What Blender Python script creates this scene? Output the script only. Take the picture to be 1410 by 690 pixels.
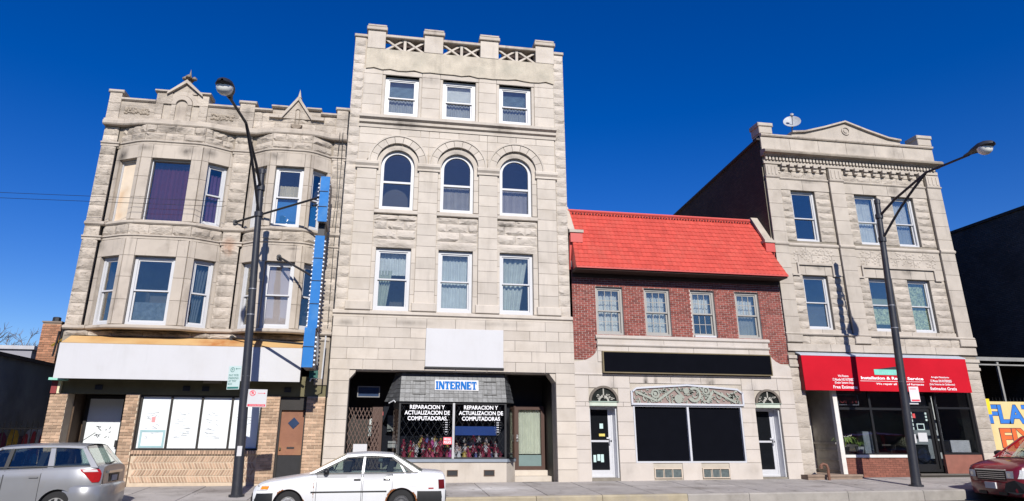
import bpy, math, random
from mathutils import Matrix, Vector
random.seed(7)
for o in list(bpy.data.objects): bpy.data.objects.remove(o)
SC = bpy.context.scene
COL = SC.collection
R = math.radians

# ------------------------------------------------------------------ camera, sky, sun
cam = bpy.data.cameras.new('camera')
cam_o = bpy.data.objects.new('camera', cam); COL.objects.link(cam_o)
TILT, YAW, ROLL = 0.31861423, 0.16114689, 0.00475882
FPX, PPX, PPY, DIST, ZC = 923.07, 679.233, 295.0, 22.0, 1.394
fwd = Vector((math.sin(YAW)*math.cos(TILT), math.cos(YAW)*math.cos(TILT), math.sin(TILT)))
rgt = Vector((math.cos(YAW), -math.sin(YAW), 0)); upv = rgt.cross(fwd)
r2 = math.cos(ROLL)*rgt + math.sin(ROLL)*upv
u2 = -math.sin(ROLL)*rgt + math.cos(ROLL)*upv
m3 = Matrix((r2, u2, -fwd)).transposed()
cam_o.matrix_world = Matrix.Translation((0, -DIST, ZC)) @ m3.to_4x4()
cam.sensor_width = 36; cam.sensor_fit = 'HORIZONTAL'
cam.lens = FPX/1410*36
cam.shift_x = (705-PPX)/1410
cam.shift_y = (PPY-345)/1410
cam.clip_start = .1; cam.clip_end = 4000
SC.camera = cam_o

SUN_DIR = Vector((-0.02, 1.0, -0.66)).normalized()      # way the light travels
el = math.asin(-SUN_DIR.z)
world = bpy.data.worlds.new('World'); SC.world = world; world.use_nodes = True
wn = world.node_tree.nodes; wl = world.node_tree.links; wn.clear()
sky = wn.new('ShaderNodeTexSky'); sky.sky_type = 'NISHITA'; sky.sun_disc = False
sky.sun_elevation = el
sky.sun_rotation = math.atan2(-SUN_DIR.x, -SUN_DIR.y)
sky.altitude = 200; sky.air_density = 1.0; sky.dust_density = 0.15; sky.ozone_density = 4.5
hs = wn.new('ShaderNodeHueSaturation'); hs.inputs['Hue'].default_value = .522; hs.inputs['Saturation'].default_value = 1.37
hs.inputs['Value'].default_value = 1.22
bg = wn.new('ShaderNodeBackground'); bg.inputs['Strength'].default_value = 0.075
wo = wn.new('ShaderNodeOutputWorld')
wl.new(sky.outputs[0], hs.inputs['Color']); wl.new(hs.outputs[0], bg.inputs['Color']); wl.new(bg.outputs[0], wo.inputs[0])
sl = bpy.data.lights.new('sun', 'SUN'); sl.energy = 4.8; sl.angle = R(.5); sl.color = (1, .955, .89)
so = bpy.data.objects.new('sun', sl); COL.objects.link(so)
so.rotation_euler = SUN_DIR.to_track_quat('-Z', 'Y').to_euler(); so.location = (0, -30, 30)
SC.view_settings.view_transform = 'Standard'; SC.view_settings.look = 'None'
SC.view_settings.exposure = 0.32; SC.view_settings.gamma = 1.0

# ------------------------------------------------------------------ materials
MATS = {}
def new_mat(name):
    m = bpy.data.materials.new(name); m.use_nodes = True
    n = m.node_tree.nodes; b = n['Principled BSDF']
    return m, n, m.node_tree.links, b
def mixc(n, l, a, b, fac, mode='MIX'):
    x = n.new('ShaderNodeMix'); x.data_type = 'RGBA'; x.blend_type = mode
    for s, v in ((6, a), (7, b), (0, fac)):
        if isinstance(v, (int, float)): x.inputs[s].default_value = v
        elif isinstance(v, tuple): x.inputs[s].default_value = (*v[:3], 1)
        else: l.new(v, x.inputs[s])
    return x.outputs[2]
def noise(n, l, pos, scale, detail=4, rough=.55, vec=(1, 1, 1)):
    mp = n.new('ShaderNodeMapping'); mp.inputs['Scale'].default_value = vec; l.new(pos, mp.inputs[0])
    t = n.new('ShaderNodeTexNoise'); t.inputs['Scale'].default_value = scale
    t.inputs['Detail'].default_value = detail; t.inputs['Roughness'].default_value = rough
    l.new(mp.outputs[0], t.inputs[0]); return t.outputs[0]
def ramp(n, l, v, a, b, lo=0., hi=1.):
    r = n.new('ShaderNodeMapRange'); r.inputs[1].default_value = a; r.inputs[2].default_value = b
    r.inputs[3].default_value = lo; r.inputs[4].default_value = hi; l.new(v, r.inputs[0]); return r.outputs[0]
def surf(name, col, rough=.8, var=.12, scale=3., bump=.0, bscale=40., dirt=None, dirt_amt=.0, isl=.0, obj=.0,
         streak=.0, metal=0., spec=.4, coat=0., dscale=1.2, bvec=(1,1,1), bdist=.02, spots=()):
    """plain surface: colour varied by world-space noise, per object / per island tint, dirt patches, streaks, bump"""
    if name in MATS: return MATS[name]
    m, n, l, b = new_mat(name)
    g = n.new('ShaderNodeNewGeometry'); pos = g.outputs['Position']
    c = tuple(col)
    nz = noise(n, l, pos, scale)
    v = ramp(n, l, nz, .25, .75, 1-var, 1+var)
    out = mixc(n, l, c, (0, 0, 0), 0.0)
    def mul(o, val):
        cv = n.new('ShaderNodeCombineColor')
        for i in range(3): l.new(val, cv.inputs[i])
        return mixc(n, l, o, cv.outputs[0], 1.0, 'MULTIPLY')
    out = mul(out, v)
    if obj:
        oi = n.new('ShaderNodeObjectInfo'); out = mul(out, ramp(n, l, oi.outputs['Random'], 0, 1, 1-obj, 1+obj))
    if isl:
        out = mul(out, ramp(n, l, g.outputs['Random Per Island'], 0, 1, 1-isl, 1+isl))
    if dirt_amt:
        d = noise(n, l, pos, dscale, 7, .62); f = ramp(n, l, d, .5, .78, 0, dirt_amt)
        out = mixc(n, l, out, dirt, f)
    if streak:
        d = noise(n, l, pos, 1.6, 5, .6, (2.6, 2.6, .35)); f = ramp(n, l, d, .55, .8, 0, streak)
        out = mixc(n, l, out, (.06, .05, .04), f)
    for (sx, sz, rx, rz_, amt, col_, *fl) in spots:          # individual soot, salt and rust stains, some with cornice shade painted in (fl: lies on the ground)
        mp = n.new('ShaderNodeMapping'); mp.inputs['Location'].default_value = (-sx/rx, -sz/rz_, 0) if fl else (-sx/rx, 0, -sz/rz_); mp.inputs['Scale'].default_value = (1/rx, 1/rz_, 0) if fl else (1/rx, 0, 1/rz_); l.new(pos, mp.inputs[0])
        ln_ = n.new('ShaderNodeVectorMath'); ln_.operation = 'LENGTH'; l.new(mp.outputs[0], ln_.inputs[0])
        f = ramp(n, l, ln_.outputs['Value'], .15, 1., amt, 0.); d = ramp(n, l, noise(n, l, pos, 3.5, 6, .65, (1,1,.6)), .3, .62, .15, 1.)
        mt = n.new('ShaderNodeMath'); mt.operation = 'MULTIPLY'; l.new(f, mt.inputs[0]); l.new(d, mt.inputs[1]); out = mixc(n, l, out, col_, mt.outputs[0])
    l.new(out, b.inputs['Base Color'])
    b.inputs['Roughness'].default_value = rough; b.inputs['Metallic'].default_value = metal
    b.inputs['Specular IOR Level'].default_value = spec
    if coat: b.inputs['Coat Weight'].default_value = coat; b.inputs['Coat Roughness'].default_value = .05
    if bump:
        bz = noise(n, l, pos, bscale, 6, .62, bvec); bp = n.new('ShaderNodeBump')
        bp.inputs['Strength'].default_value = bump; bp.inputs['Distance'].default_value = bdist
        l.new(bz, bp.inputs['Height']); l.new(bp.outputs[0], b.inputs['Normal'])
    MATS[name] = m; return m
def glass(name, tint=(.86, .88, .88), refl=.085):
    if name in MATS: return MATS[name]
    m, n, l, b = new_mat(name); n.remove(b)
    tr = n.new('ShaderNodeBsdfTransparent'); tr.inputs[0].default_value = (*tint, 1)
    gl = n.new('ShaderNodeBsdfGlossy'); gl.inputs['Roughness'].default_value = .015; gl.inputs['Color'].default_value = (1, .95, .86, 1)
    g = n.new('ShaderNodeNewGeometry')
    bz = noise(n, l, g.outputs['Position'], 1.3, 2); bp = n.new('ShaderNodeBump'); bp.inputs['Strength'].default_value = .12; bp.inputs['Distance'].default_value = .05
    l.new(bz, bp.inputs['Height']); l.new(bp.outputs[0], gl.inputs['Normal'])
    lw = n.new('ShaderNodeLayerWeight'); lw.inputs[0].default_value = .25
    f = ramp(n, l, lw.outputs['Facing'], 0, 1, refl, .95)
    mx = n.new('ShaderNodeMixShader'); l.new(f, mx.inputs[0]); l.new(tr.outputs[0], mx.inputs[1]); l.new(gl.outputs[0], mx.inputs[2])
    l.new(mx.outputs[0], n['Material Output'].inputs[0]); MATS[name] = m; return m

SOOT_SHADE = (.045, .038, .032); RUST = (.28, .10, .03)  # soot colour, also used for shade painted under the bow cornice
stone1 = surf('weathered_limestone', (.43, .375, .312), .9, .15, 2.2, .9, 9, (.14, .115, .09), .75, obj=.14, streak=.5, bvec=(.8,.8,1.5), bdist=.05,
              spots=[(-5.96,11.46,.5,.4,.6,SOOT_SHADE),(-8.75,11.7,.6,.25,.7,SOOT_SHADE),(-7.2,10.95,.7,.2,.7,SOOT_SHADE),(-2.6,11.2,.4,.3,.7,SOOT_SHADE),(-5.07,7.13,.28,.4,.7,RUST),(-6.5,4.28,1.6,.12,.9,SOOT_SHADE),(-8.0,4.28,.8,.12,.8,SOOT_SHADE),(-3.5,4.28,.8,.12,.8,SOOT_SHADE),(-5.0,11.9,.3,.4,.6,SOOT_SHADE)])
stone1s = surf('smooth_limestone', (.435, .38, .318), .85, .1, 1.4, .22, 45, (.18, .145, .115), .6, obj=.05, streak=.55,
               spots=[(-8.75,10.05,.3,.35,.95,SOOT_SHADE),(-7.9,10.22,.35,.15,.7,SOOT_SHADE),(-6.66,10.2,.35,.25,.85,SOOT_SHADE),(-6.0,10.2,.3,.2,.7,SOOT_SHADE),(-3.82,10.22,.35,.2,.8,SOOT_SHADE),(-8.9,7.0,.25,.3,.6,SOOT_SHADE),(-7.7,11.5,.35,.4,.6,SOOT_SHADE),(-6.7,11.5,.3,.4,.6,SOOT_SHADE),(-5.07,7.1,.3,.35,.7,RUST),(-3.02,7.05,.3,.06,.8,SOOT_SHADE),(-5.6,11.7,.4,.3,.5,SOOT_SHADE),(-8.5,11.75,.5,.2,.7,SOOT_SHADE)])  # spots high on the bow ends: soot plus painted cornice shade
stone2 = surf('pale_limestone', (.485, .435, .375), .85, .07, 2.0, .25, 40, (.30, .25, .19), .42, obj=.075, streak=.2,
              spots=[(.31,11.9,.9,.25,.7,SOOT_SHADE),(3.82,11.95,.6,.22,.6,SOOT_SHADE),(.86,4.85,.9,.12,.45,SOOT_SHADE),(-1.2,4.8,.5,.15,.5,SOOT_SHADE),(3.86,4.88,1.2,.1,.4,SOOT_SHADE),(.19,10.95,.5,.12,.6,SOOT_SHADE),(2.28,10.95,.5,.12,.5,SOOT_SHADE),(4.38,10.95,.5,.12,.5,SOOT_SHADE),(1.2,13.8,.5,.25,.45,SOOT_SHADE)])
stone2r = surf('rock_limestone', (.475, .425, .367), .9, .11, 2.6, .9, 9, (.3, .25, .19), .45, obj=.08, streak=.08, bvec=(.8,.8,1.5), bdist=.04,
               spots=[(4.0,8.35,.5,.3,.7,SOOT_SHADE),(.5,8.3,.5,.25,.4,SOOT_SHADE),(2.6,8.4,.5,.2,.3,SOOT_SHADE)])
stone3 = surf('cream_terracotta', (.475, .43, .385), .75, .07, 1.8, .12, 40, (.36, .30, .22), .4, obj=.03, streak=.2,
               spots=[(8.76,3.1,.12,.35,.9,SOOT_SHADE),(9.12,3.1,.1,.3,.8,SOOT_SHADE),(11.08,3.12,.2,.3,.85,SOOT_SHADE),(7.61,2.95,.2,.4,.5,SOOT_SHADE),(12.58,2.84,.25,.5,.4,SOOT_SHADE),(10.3,3.2,1.2,.12,.4,SOOT_SHADE),(12.3,.3,.4,.35,.25,SOOT_SHADE),(8.0,.3,.4,.35,.25,SOOT_SHADE)])
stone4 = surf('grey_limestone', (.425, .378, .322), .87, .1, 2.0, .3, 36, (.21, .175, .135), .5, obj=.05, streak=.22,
              spots=[(19.64,10.68,.3,.25,.9,SOOT_SHADE),(16.0,10.8,.5,.1,.5,SOOT_SHADE),(15.9,7.38,.35,.15,.6,SOOT_SHADE),(19.6,7.35,.4,.15,.7,SOOT_SHADE),(20.0,12.2,.5,.4,.55,SOOT_SHADE),(18.4,12.3,.8,.3,.35,SOOT_SHADE)])
stone4r = surf('grey_rock_limestone', (.415, .368, .312), .9, .13, 2.8, .9, 9, (.2, .165, .125), .5, obj=.1, streak=.15, bvec=(.8,.8,1.5), bdist=.04)
joint = surf('pale_mortar', (.41, .36, .30), .95, .15, 6, .3, 60)
plaster = surf('patchy_render', (.46, .41, .33), .95, .18, 2.5, .6, 18, (.25, .25, .2), .5, streak=.3)
redbrick = surf('red_brick', (.215, .06, .046), .9, .12, 12, .25, 60, (.1, .03, .025), .35, isl=.3)
redmortar = surf('brick_mortar', (.52, .43, .39), .95, .1, 8, .2, 60)
tanbrick = surf('tan_brick', (.40, .275, .185), .9, .14, 9, .3, 60, (.2, .11, .06), .45, isl=.0, obj=.34)
tanbrick2 = surf('tan_brick_row', (.40, .27, .185), .9, .14, 9, .3, 60, (.26, .15, .09), .45, isl=.26)
tanmortar = surf('tan_mortar', (.52, .42, .31), .95, .1, 8, .2, 60)
brownbrick = surf('brown_painted_brick', (.2, .075, .05), .85, .12, 9, .3, 60, (.12, .05, .035), .4, isl=.16)
white = surf('white_paint', (.49, .495, .51), .45, .03, 3)
oldwhite = surf('old_white_paint', (.62, .6, .56), .6, .08, 3, .1, 30, (.3, .25, .2), .4)
greyframe = surf('grey_paint', (.30, .29, .27), .6, .06, 3)
black = surf('black_panel', (.004, .0045, .007), .9, .1, 3, spec=.02)
blackmetal = surf('black_metal', (.02, .02, .022), .5, .1, 4)
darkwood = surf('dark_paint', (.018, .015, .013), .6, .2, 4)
pole_m = surf('pole_paint', (.022, .024, .032), .45, .2, 5, .1, 50, (.08, .075, .07), .35)
signwhite = surf('blank_sign_white', (.505, .505, .515), .5, .02, 1.2, .05, 6, (.40, .385, .36), .35, dscale=.9, streak=.06)
concrete = surf('sidewalk_concrete', (.34, .315, .295), .93, .12, 1.6, .25, 60, (.15, .13, .115), .75, obj=.12, spots=[(3.2,-1.6,1.6,.9,.9,(.62,.6,.58),1),(-4.5,-1.2,1.2,.8,.6,(.12,.1,.09),1),(9.5,-2.2,1.4,.5,.55,(.14,.12,.1),1),(14.5,-1.4,1.0,1.0,.55,(.13,.11,.1),1),(17.2,-2.4,1.6,.6,.5,(.5,.48,.46),1),(6.8,-.8,.8,.6,.6,(.14,.12,.1),1)])
kerbm = surf('kerb_concrete', (.29, .27, .245), .93, .15, 2.5, .3, 40, (.12, .105, .09), .7, obj=.07)
kerby = surf('faded_yellow_kerb', (.33, .285, .2), .93, .2, 2.5, .3, 40, (.28, .25, .21), 1., dscale=3)
asphalt = surf('asphalt', (.06, .058, .056), .95, .2, 3, .5, 120, (.035, .034, .033), .5)
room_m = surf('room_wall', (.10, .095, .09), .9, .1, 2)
glass_m = glass('window_glass'); glass_d = glass('shop_glass', (.82, .84, .86), .035)
glass_c = glass('car_glass', (.74, .8, .78), .02)

# ------------------------------------------------------------------ mesh builder
class MB:
    def __init__(s, T=None): s.v = []; s.f = []; s.T = T
    def add(s, vs, fs):
        o = len(s.v)
        for p in vs:
            p = Vector(p); s.v.append(tuple(s.T @ p) if s.T else tuple(p))
        s.f += [tuple(o+i for i in f) for f in fs]
    def box(s, x0, x1, y0, y1, z0, z1):
        s.add([(x0,y0,z0),(x1,y0,z0),(x1,y1,z0),(x0,y1,z0),(x0,y0,z1),(x1,y0,z1),(x1,y1,z1),(x0,y1,z1)],
              [(0,3,2,1),(4,5,6,7),(0,1,5,4),(1,2,6,5),(2,3,7,6),(3,0,4,7)])
    def obox(s, M, sx, sy, sz):
        c = [(a*sx/2, b*sy/2, d*sz/2) for d in (-1,1) for (a,b) in ((-1,-1),(1,-1),(1,1),(-1,1))]
        s.add([M @ Vector(p) for p in c], [(0,3,2,1),(4,5,6,7),(0,1,5,4),(1,2,6,5),(2,3,7,6),(3,0,4,7)])
    def cham(s, x0, x1, y0, y1, z0, z1, b=.012):
        s.add([(x0,y1,z0),(x1,y1,z0),(x1,y1,z1),(x0,y1,z1),(x0,y0+b,z0),(x1,y0+b,z0),(x1,y0+b,z1),(x0,y0+b,z1),
               (x0+b,y0,z0+b),(x1-b,y0,z0+b),(x1-b,y0,z1-b),(x0+b,y0,z1-b)],
              [(8,9,10,11),(4,5,9,8),(5,6,10,9),(6,7,11,10),(7,4,8,11),(0,1,5,4),(1,2,6,5),(2,3,7,6),(3,0,4,7)])
    def prism(s, poly, y0, y1):                      # polygon in x,z pushed along y
        k = len(poly); a = sum(poly[i][0]*poly[(i+1)%k][1]-poly[(i+1)%k][0]*poly[i][1] for i in range(k))
        if a < 0: poly = poly[::-1]
        s.add([(x,y0,z) for x,z in poly]+[(x,y1,z) for x,z in poly],
              [tuple(range(k)), tuple(range(2*k-1,k-1,-1))]+[(i,k+i,k+(i+1)%k,(i+1)%k) for i in range(k)])
    def prismx(s, poly, x0, x1):                     # polygon in y,z pushed along x
        k = len(poly); a = sum(poly[i][0]*poly[(i+1)%k][1]-poly[(i+1)%k][0]*poly[i][1] for i in range(k))
        if a < 0: poly = poly[::-1]
        s.add([(x0,y,z) for y,z in poly]+[(x1,y,z) for y,z in poly],
              [tuple(range(k-1,-1,-1)), tuple(range(k,2*k))]+[(i,(i+1)%k,k+(i+1)%k,k+i) for i in range(k)])
    def strip_arch(s, cx, cz, ri, ro, y0, y1, a0=0, a1=math.pi, n=16):
        for i in range(n):
            t0 = a0+(a1-a0)*i/n; t1 = a0+(a1-a0)*(i+1)/n
            s.prism([(cx+ri*math.cos(t0),cz+ri*math.sin(t0)),(cx+ro*math.cos(t0),cz+ro*math.sin(t0)),
                     (cx+ro*math.cos(t1),cz+ro*math.sin(t1)),(cx+ri*math.cos(t1),cz+ri*math.sin(t1))], y0, y1)
    def tube(s, pts, r, n=8, cap=True):
        pts = [Vector(p) for p in pts]; rs = r if isinstance(r, (list, tuple)) else [r]*len(pts)
        o = len(s.v); vs = []; fs = []
        for i, p in enumerate(pts):
            d = (pts[min(i+1, len(pts)-1)]-pts[max(i-1, 0)]).normalized()
            a = Vector((0,0,1)) if abs(d.z) < .9 else Vector((1,0,0))
            e1 = d.cross(a).normalized(); e2 = d.cross(e1)
            for k in range(n):
                t = 2*math.pi*k/n; vs.append(p+rs[i]*(math.cos(t)*e1+math.sin(t)*e2))
        for i in range(len(pts)-1):
            for k in range(n):
                fs.append((i*n+k, (i+1)*n+k, (i+1)*n+(k+1)%n, i*n+(k+1)%n))
        if cap: fs += [tuple(range(n)), tuple(range(len(vs)-1, len(vs)-n-1, -1))]
        s.add(vs, fs)
    def lathe(s, c, prof, n=20, M=None):             # prof: (radius, height) about local z
        c = Vector(c); vs = []; fs = []
        for r, z in prof:
            for k in range(n):
                t = 2*math.pi*k/n; p = Vector((r*math.cos(t), r*math.sin(t), z))
                vs.append(c+(M @ p if M else p))
        for i in range(len(prof)-1):
            for k in range(n): fs.append((i*n+k, i*n+(k+1)%n, (i+1)*n+(k+1)%n, (i+1)*n+k))
        fs += [tuple(range(n-1,-1,-1)), tuple(range(len(vs)-n, len(vs)))]
        s.add(vs, fs)
    def sweep(s, path, prof, closed=False):          # path: xy points (left to right), prof: closed list of (outward, z); outward is toward -y
        P = [Vector((a, b, 0)) for a, b in path]; k = len(prof); vs = []; fs = []
        for i, p in enumerate(P):
            d0 = (P[i]-P[i-1]).normalized() if i else (P[1]-P[0]).normalized()
            d1 = (P[i+1]-P[i]).normalized() if i < len(P)-1 else d0
            n0 = Vector((d0.y, -d0.x, 0)); n1 = Vector((d1.y, -d1.x, 0)); m = (n0+n1).normalized(); m = m/max(.3, m.dot(n0))
            if i == len(P)-1: m = n0
            for o, z in prof: vs.append(p+m*o+Vector((0,0,z)))
        a = sum(prof[i][0]*prof[(i+1)%k][1]-prof[(i+1)%k][0]*prof[i][1] for i in range(k))
        for i in range(len(P)-1):
            for j in range(k):
                q = (i*k+j, (i+1)*k+j, (i+1)*k+(j+1)%k, i*k+(j+1)%k); fs.append(q if a > 0 else q[::-1])
        e0 = tuple(range(k)); e1 = tuple(range(len(vs)-k, len(vs)))
        fs += [e0[::-1] if a > 0 else e0, e1 if a > 0 else e1[::-1]]
        s.add(vs, fs)
    def mesh(s, name, m, smooth=False):
        me = bpy.data.meshes.new(name); me.from_pydata(s.v, [], s.f); me.update()
        if m: me.materials.append(m)
        if smooth:
            for p in me.polygons: p.use_smooth = True
            try: me.set_sharp_from_angle(angle=R(smooth if smooth > 1 else 40))
            except Exception: pass
        return me
    def build(s, name, m, parent=None, smooth=False, kind=None):
        return link(name, s.mesh(name, m, smooth), parent, kind)

def link(name, me, parent=None, kind=None, M=None):
    o = bpy.data.objects.new(name, me); COL.objects.link(o)
    if parent:
        o.parent = parent
        o.matrix_parent_inverse = Matrix.Translation(-WLOC(parent))
    if M is not None: o.matrix_basis = M
    if kind: o['kind'] = kind
    return o
_W = {}
def WLOC(o):
    return Vector(_W.get(o.name, (0,0,0)))
def thing(name, label, cat, loc=(0,0,0), group=None):
    o = bpy.data.objects.new(name, None); COL.objects.link(o); o.location = loc; o.empty_display_size = .2
    _W[o.name] = tuple(loc)
    o['label'] = label; o['category'] = cat
    if group: o['group'] = group
    return o
def tag(o, label, cat, group=None):
    o['label'] = label; o['category'] = cat
    if group: o['group'] = group
    return o

# ------------------------------------------------------------------ masonry
_bc = {}
def ashlar_mesh(w, h, m, d=.05, b=.005):
    k = ('a', round(w,2), round(h,2), m.name, d)
    if k not in _bc:
        mb = MB(); w, h = k[1], k[2]; mb.cham(-w/2, w/2, -d, .005, -h/2, h/2, b); _bc[k] = mb.mesh('ashlar', m)
    return _bc[k]
def rock_mesh(w, h, m, depth=.075, var=0):
    k = ('r', round(w/.04)*.04, round(h,2), m.name, var, depth)
    if k not in _bc:
        mb = MB(); w, h = k[1], k[2]; rnd = random.Random(var*17+int(w*100)); nx = 6 if w > .35 else 4; nz = 4
        vs = []; fs = []; b = .022
        ridge = rnd.uniform(.25, .75); tlt = rnd.uniform(-.5, .5)
        for j in range(nz+1):
            for i in range(nx+1):
                u = i/nx; v = j/nz
                x = -w/2+u*w; z = -h/2+v*h
                if i in (0, nx) or j in (0, nz): y = -b
                else:
                    rr = min(1, max(0, 1.15-1.5*abs(v-(ridge+tlt*(u-.5)*.6))))
                    y = -b-depth*(.1+.9*rr)*rnd.uniform(.5, 1.3); x += rnd.uniform(-.25,.25)*w/nx; z += rnd.uniform(-.25,.25)*h/nz
                vs.append((x, y, z))
        for j in range(nz):
            for i in range(nx):
                a = j*(nx+1)+i; q = (a, a+1, a+nx+2, a+nx+1)
                if rnd.random() < .5: fs += [(q[0],q[1],q[2]), (q[0],q[2],q[3])]
                else: fs += [(q[0],q[1],q[3]), (q[1],q[2],q[3])]
        mb.add(vs, fs)
        mb.add([(-w/2,-b,-h/2),(w/2,-b,-h/2),(w/2,-b,h/2),(-w/2,-b,h/2),(-w/2,.005,-h/2),(w/2,.005,-h/2),(w/2,.005,h/2),(-w/2,.005,h/2)],
               [(4,5,1,0),(5,6,2,1),(6,7,3,2),(7,4,0,3)])
        _bc[k] = mb.mesh('rock', m, 28)
    return _bc[k]
def spans(x0, x1, z0, z1, holes):
    segs = [(x0, x1)]
    for a, b, c, d in holes:
        if min(z1, d)-max(z0, c) > .3*(z1-z0):
            out = []
            for p, q in segs:
                if b <= p or a >= q: out.append((p, q)); continue
                if a-p > .04: out.append((p, a))
                if q-b > .04: out.append((b, q))
            segs = out
    return segs
def courses(parent, x0, x1, zs, L, m, kind='ashlar', holes=(), T=None, y=0., name='stone_block', j=.008, depth=None, jit=.15, seed=0, d=.05):
    """one object per stone; zs = list of bed heights"""
    rnd = random.Random(seed+int(x0*100)+int(zs[0]*31))
    for ci in range(len(zs)-1):
        z0, z1 = zs[ci], zs[ci+1]
        for a, b in spans(x0, x1, z0, z1, holes):
            n = max(1, round((b-a)/L))
            cuts = [a+(b-a)*i/n for i in range(n+1)]
            if n >= 2 and ci % 2:
                cuts = [a]+[c-(b-a)/n/2 for c in cuts[1:]]+[b]
            for i in range(1, len(cuts)-1): cuts[i] += rnd.uniform(-jit, jit)*L
            cuts = sorted(cuts)
            for i in range(len(cuts)-1):
                w = cuts[i+1]-cuts[i]-j; h = z1-z0-j
                if w < .03: continue
                c = Vector(((cuts[i]+cuts[i+1])/2, y, (z0+z1)/2))
                if kind == 'ashlar':
                    me = ashlar_mesh(w, h, m, d); sx = w/round(w,2) if round(w,2) else 1
                else:
                    me = rock_mesh(w, h, m, depth or .07, rnd.randrange(5)); sx = w/(round(w/.04)*.04) if round(w/.04) else 1
                M = Matrix.Translation(c) @ Matrix.Diagonal((sx, 1, h/round(h,2), 1))
                if T: M = T @ M
                link(name, me, parent, M=M)
def backing(mb, x0, x1, z0, z1, holes, y=0., depth=.3):
    xs = sorted({x0, x1, *[v for h in holes for v in h[:2] if x0 < v < x1]})
    zs = sorted({z0, z1, *[v for h in holes for v in h[2:] if z0 < v < z1]})
    for i in range(len(xs)-1):
        for k in range(len(zs)-1):
            cx, cz = (xs[i]+xs[i+1])/2, (zs[k]+zs[k+1])/2
            if any(a < cx < b and c < cz < d for a, b, c, d in holes): continue
            mb.add([(xs[i],y,zs[k]),(xs[i+1],y,zs[k]),(xs[i+1],y,zs[k+1]),(xs[i],y,zs[k+1])], [(0,1,2,3)])
    for a, b, c, d in holes:
        mb.add([(a,y,c),(a,y+depth,c),(a,y+depth,d),(a,y,d)], [(0,1,2,3)][::-1])
        mb.add([(b,y,c),(b,y+depth,c),(b,y+depth,d),(b,y,d)], [(3,2,1,0)])
        mb.add([(a,y,d),(b,y,d),(b,y+depth,d),(a,y+depth,d)], [(0,1,2,3)])
        mb.add([(a,y,c),(b,y,c),(b,y+depth,c),(a,y+depth,c)], [(3,2,1,0)])
def body(mb, x0, x1, z0, z1, y0, y1):                 # side, back and roof slabs behind a facade
    mb.add([(x0,y0,z0),(x0,y1,z0),(x0,y1,z1),(x0,y0,z1)], [(3,2,1,0)])
    mb.add([(x1,y0,z0),(x1,y1,z0),(x1,y1,z1),(x1,y0,z1)], [(0,1,2,3)])
    mb.add([(x0,y1,z0),(x1,y1,z0),(x1,y1,z1),(x0,y1,z1)], [(3,2,1,0)])
    mb.add([(x0,y0,z1),(x1,y0,z1),(x1,y1,z1),(x0,y1,z1)], [(0,1,2,3)])
def brick_rows(mb, x0, x1, z0, z1, holes=(), y=0., bw=.215, bh=.0725, j=.0135, p=.012):
    n = max(1, round((z1-z0)/bh)); h = (z1-z0)/n
    for c in range(n):
        a0 = z0+c*h; a1 = a0+h-j
        for a, b in spans(x0, x1, a0, a1, holes):
            xx = a-(bw/2 if c % 2 else 0)
            while xx < b-.02:
                l = max(a, xx); r = min(b, xx+bw)-j
                if r-l > .02:
                    q = p+random.uniform(-.003, .003)
                    mb.add([(l,y-q,a0),(r,y-q,a0),(r,y-q,a1),(l,y-q,a1),(l,y+.002,a0),(r,y+.002,a0),(r,y+.002,a1),(l,y+.002,a1)],
                           [(0,1,2,3),(4,5,1,0),(5,6,2,1),(6,7,3,2),(7,4,0,3)])
                xx += bw

# ------------------------------------------------------------------ windows
def ring(mb, x0, x1, z0, z1, w, y0, y1, wb=None):
    wb = wb or w
    mb.box(x0, x1, y0, y1, z1-w, z1); mb.box(x0, x1, y0, y1, z0, z0+wb)
    mb.box(x0, x0+w, y0, y1, z0+wb, z1-w); mb.box(x1-w, x1, y0, y1, z0+wb, z1-w)
def curtain_mesh(mb, x0, x1, z0, z1, y, amp=.02, waves=7, gather=0., n=28):
    vs = []
    for k in (0, 1):
        for i in range(n+1):
            u = i/n; x = x0+(x1-x0)*u
            if k == 1 and gather: x = x0+(x1-x0)*(u*(1-gather))
            vs.append((x, y+amp*math.sin(u*waves*6.283)+.3*amp*math.sin(u*31), z1 if k == 0 else z0))
    mb.add(vs, [(n+1+i, n+2+i, i+1, i) for i in range(n)])
_cm = {}
def cloth(col, name):
    return surf(name, col, .9, .12, 4, .1, 50)
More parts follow.
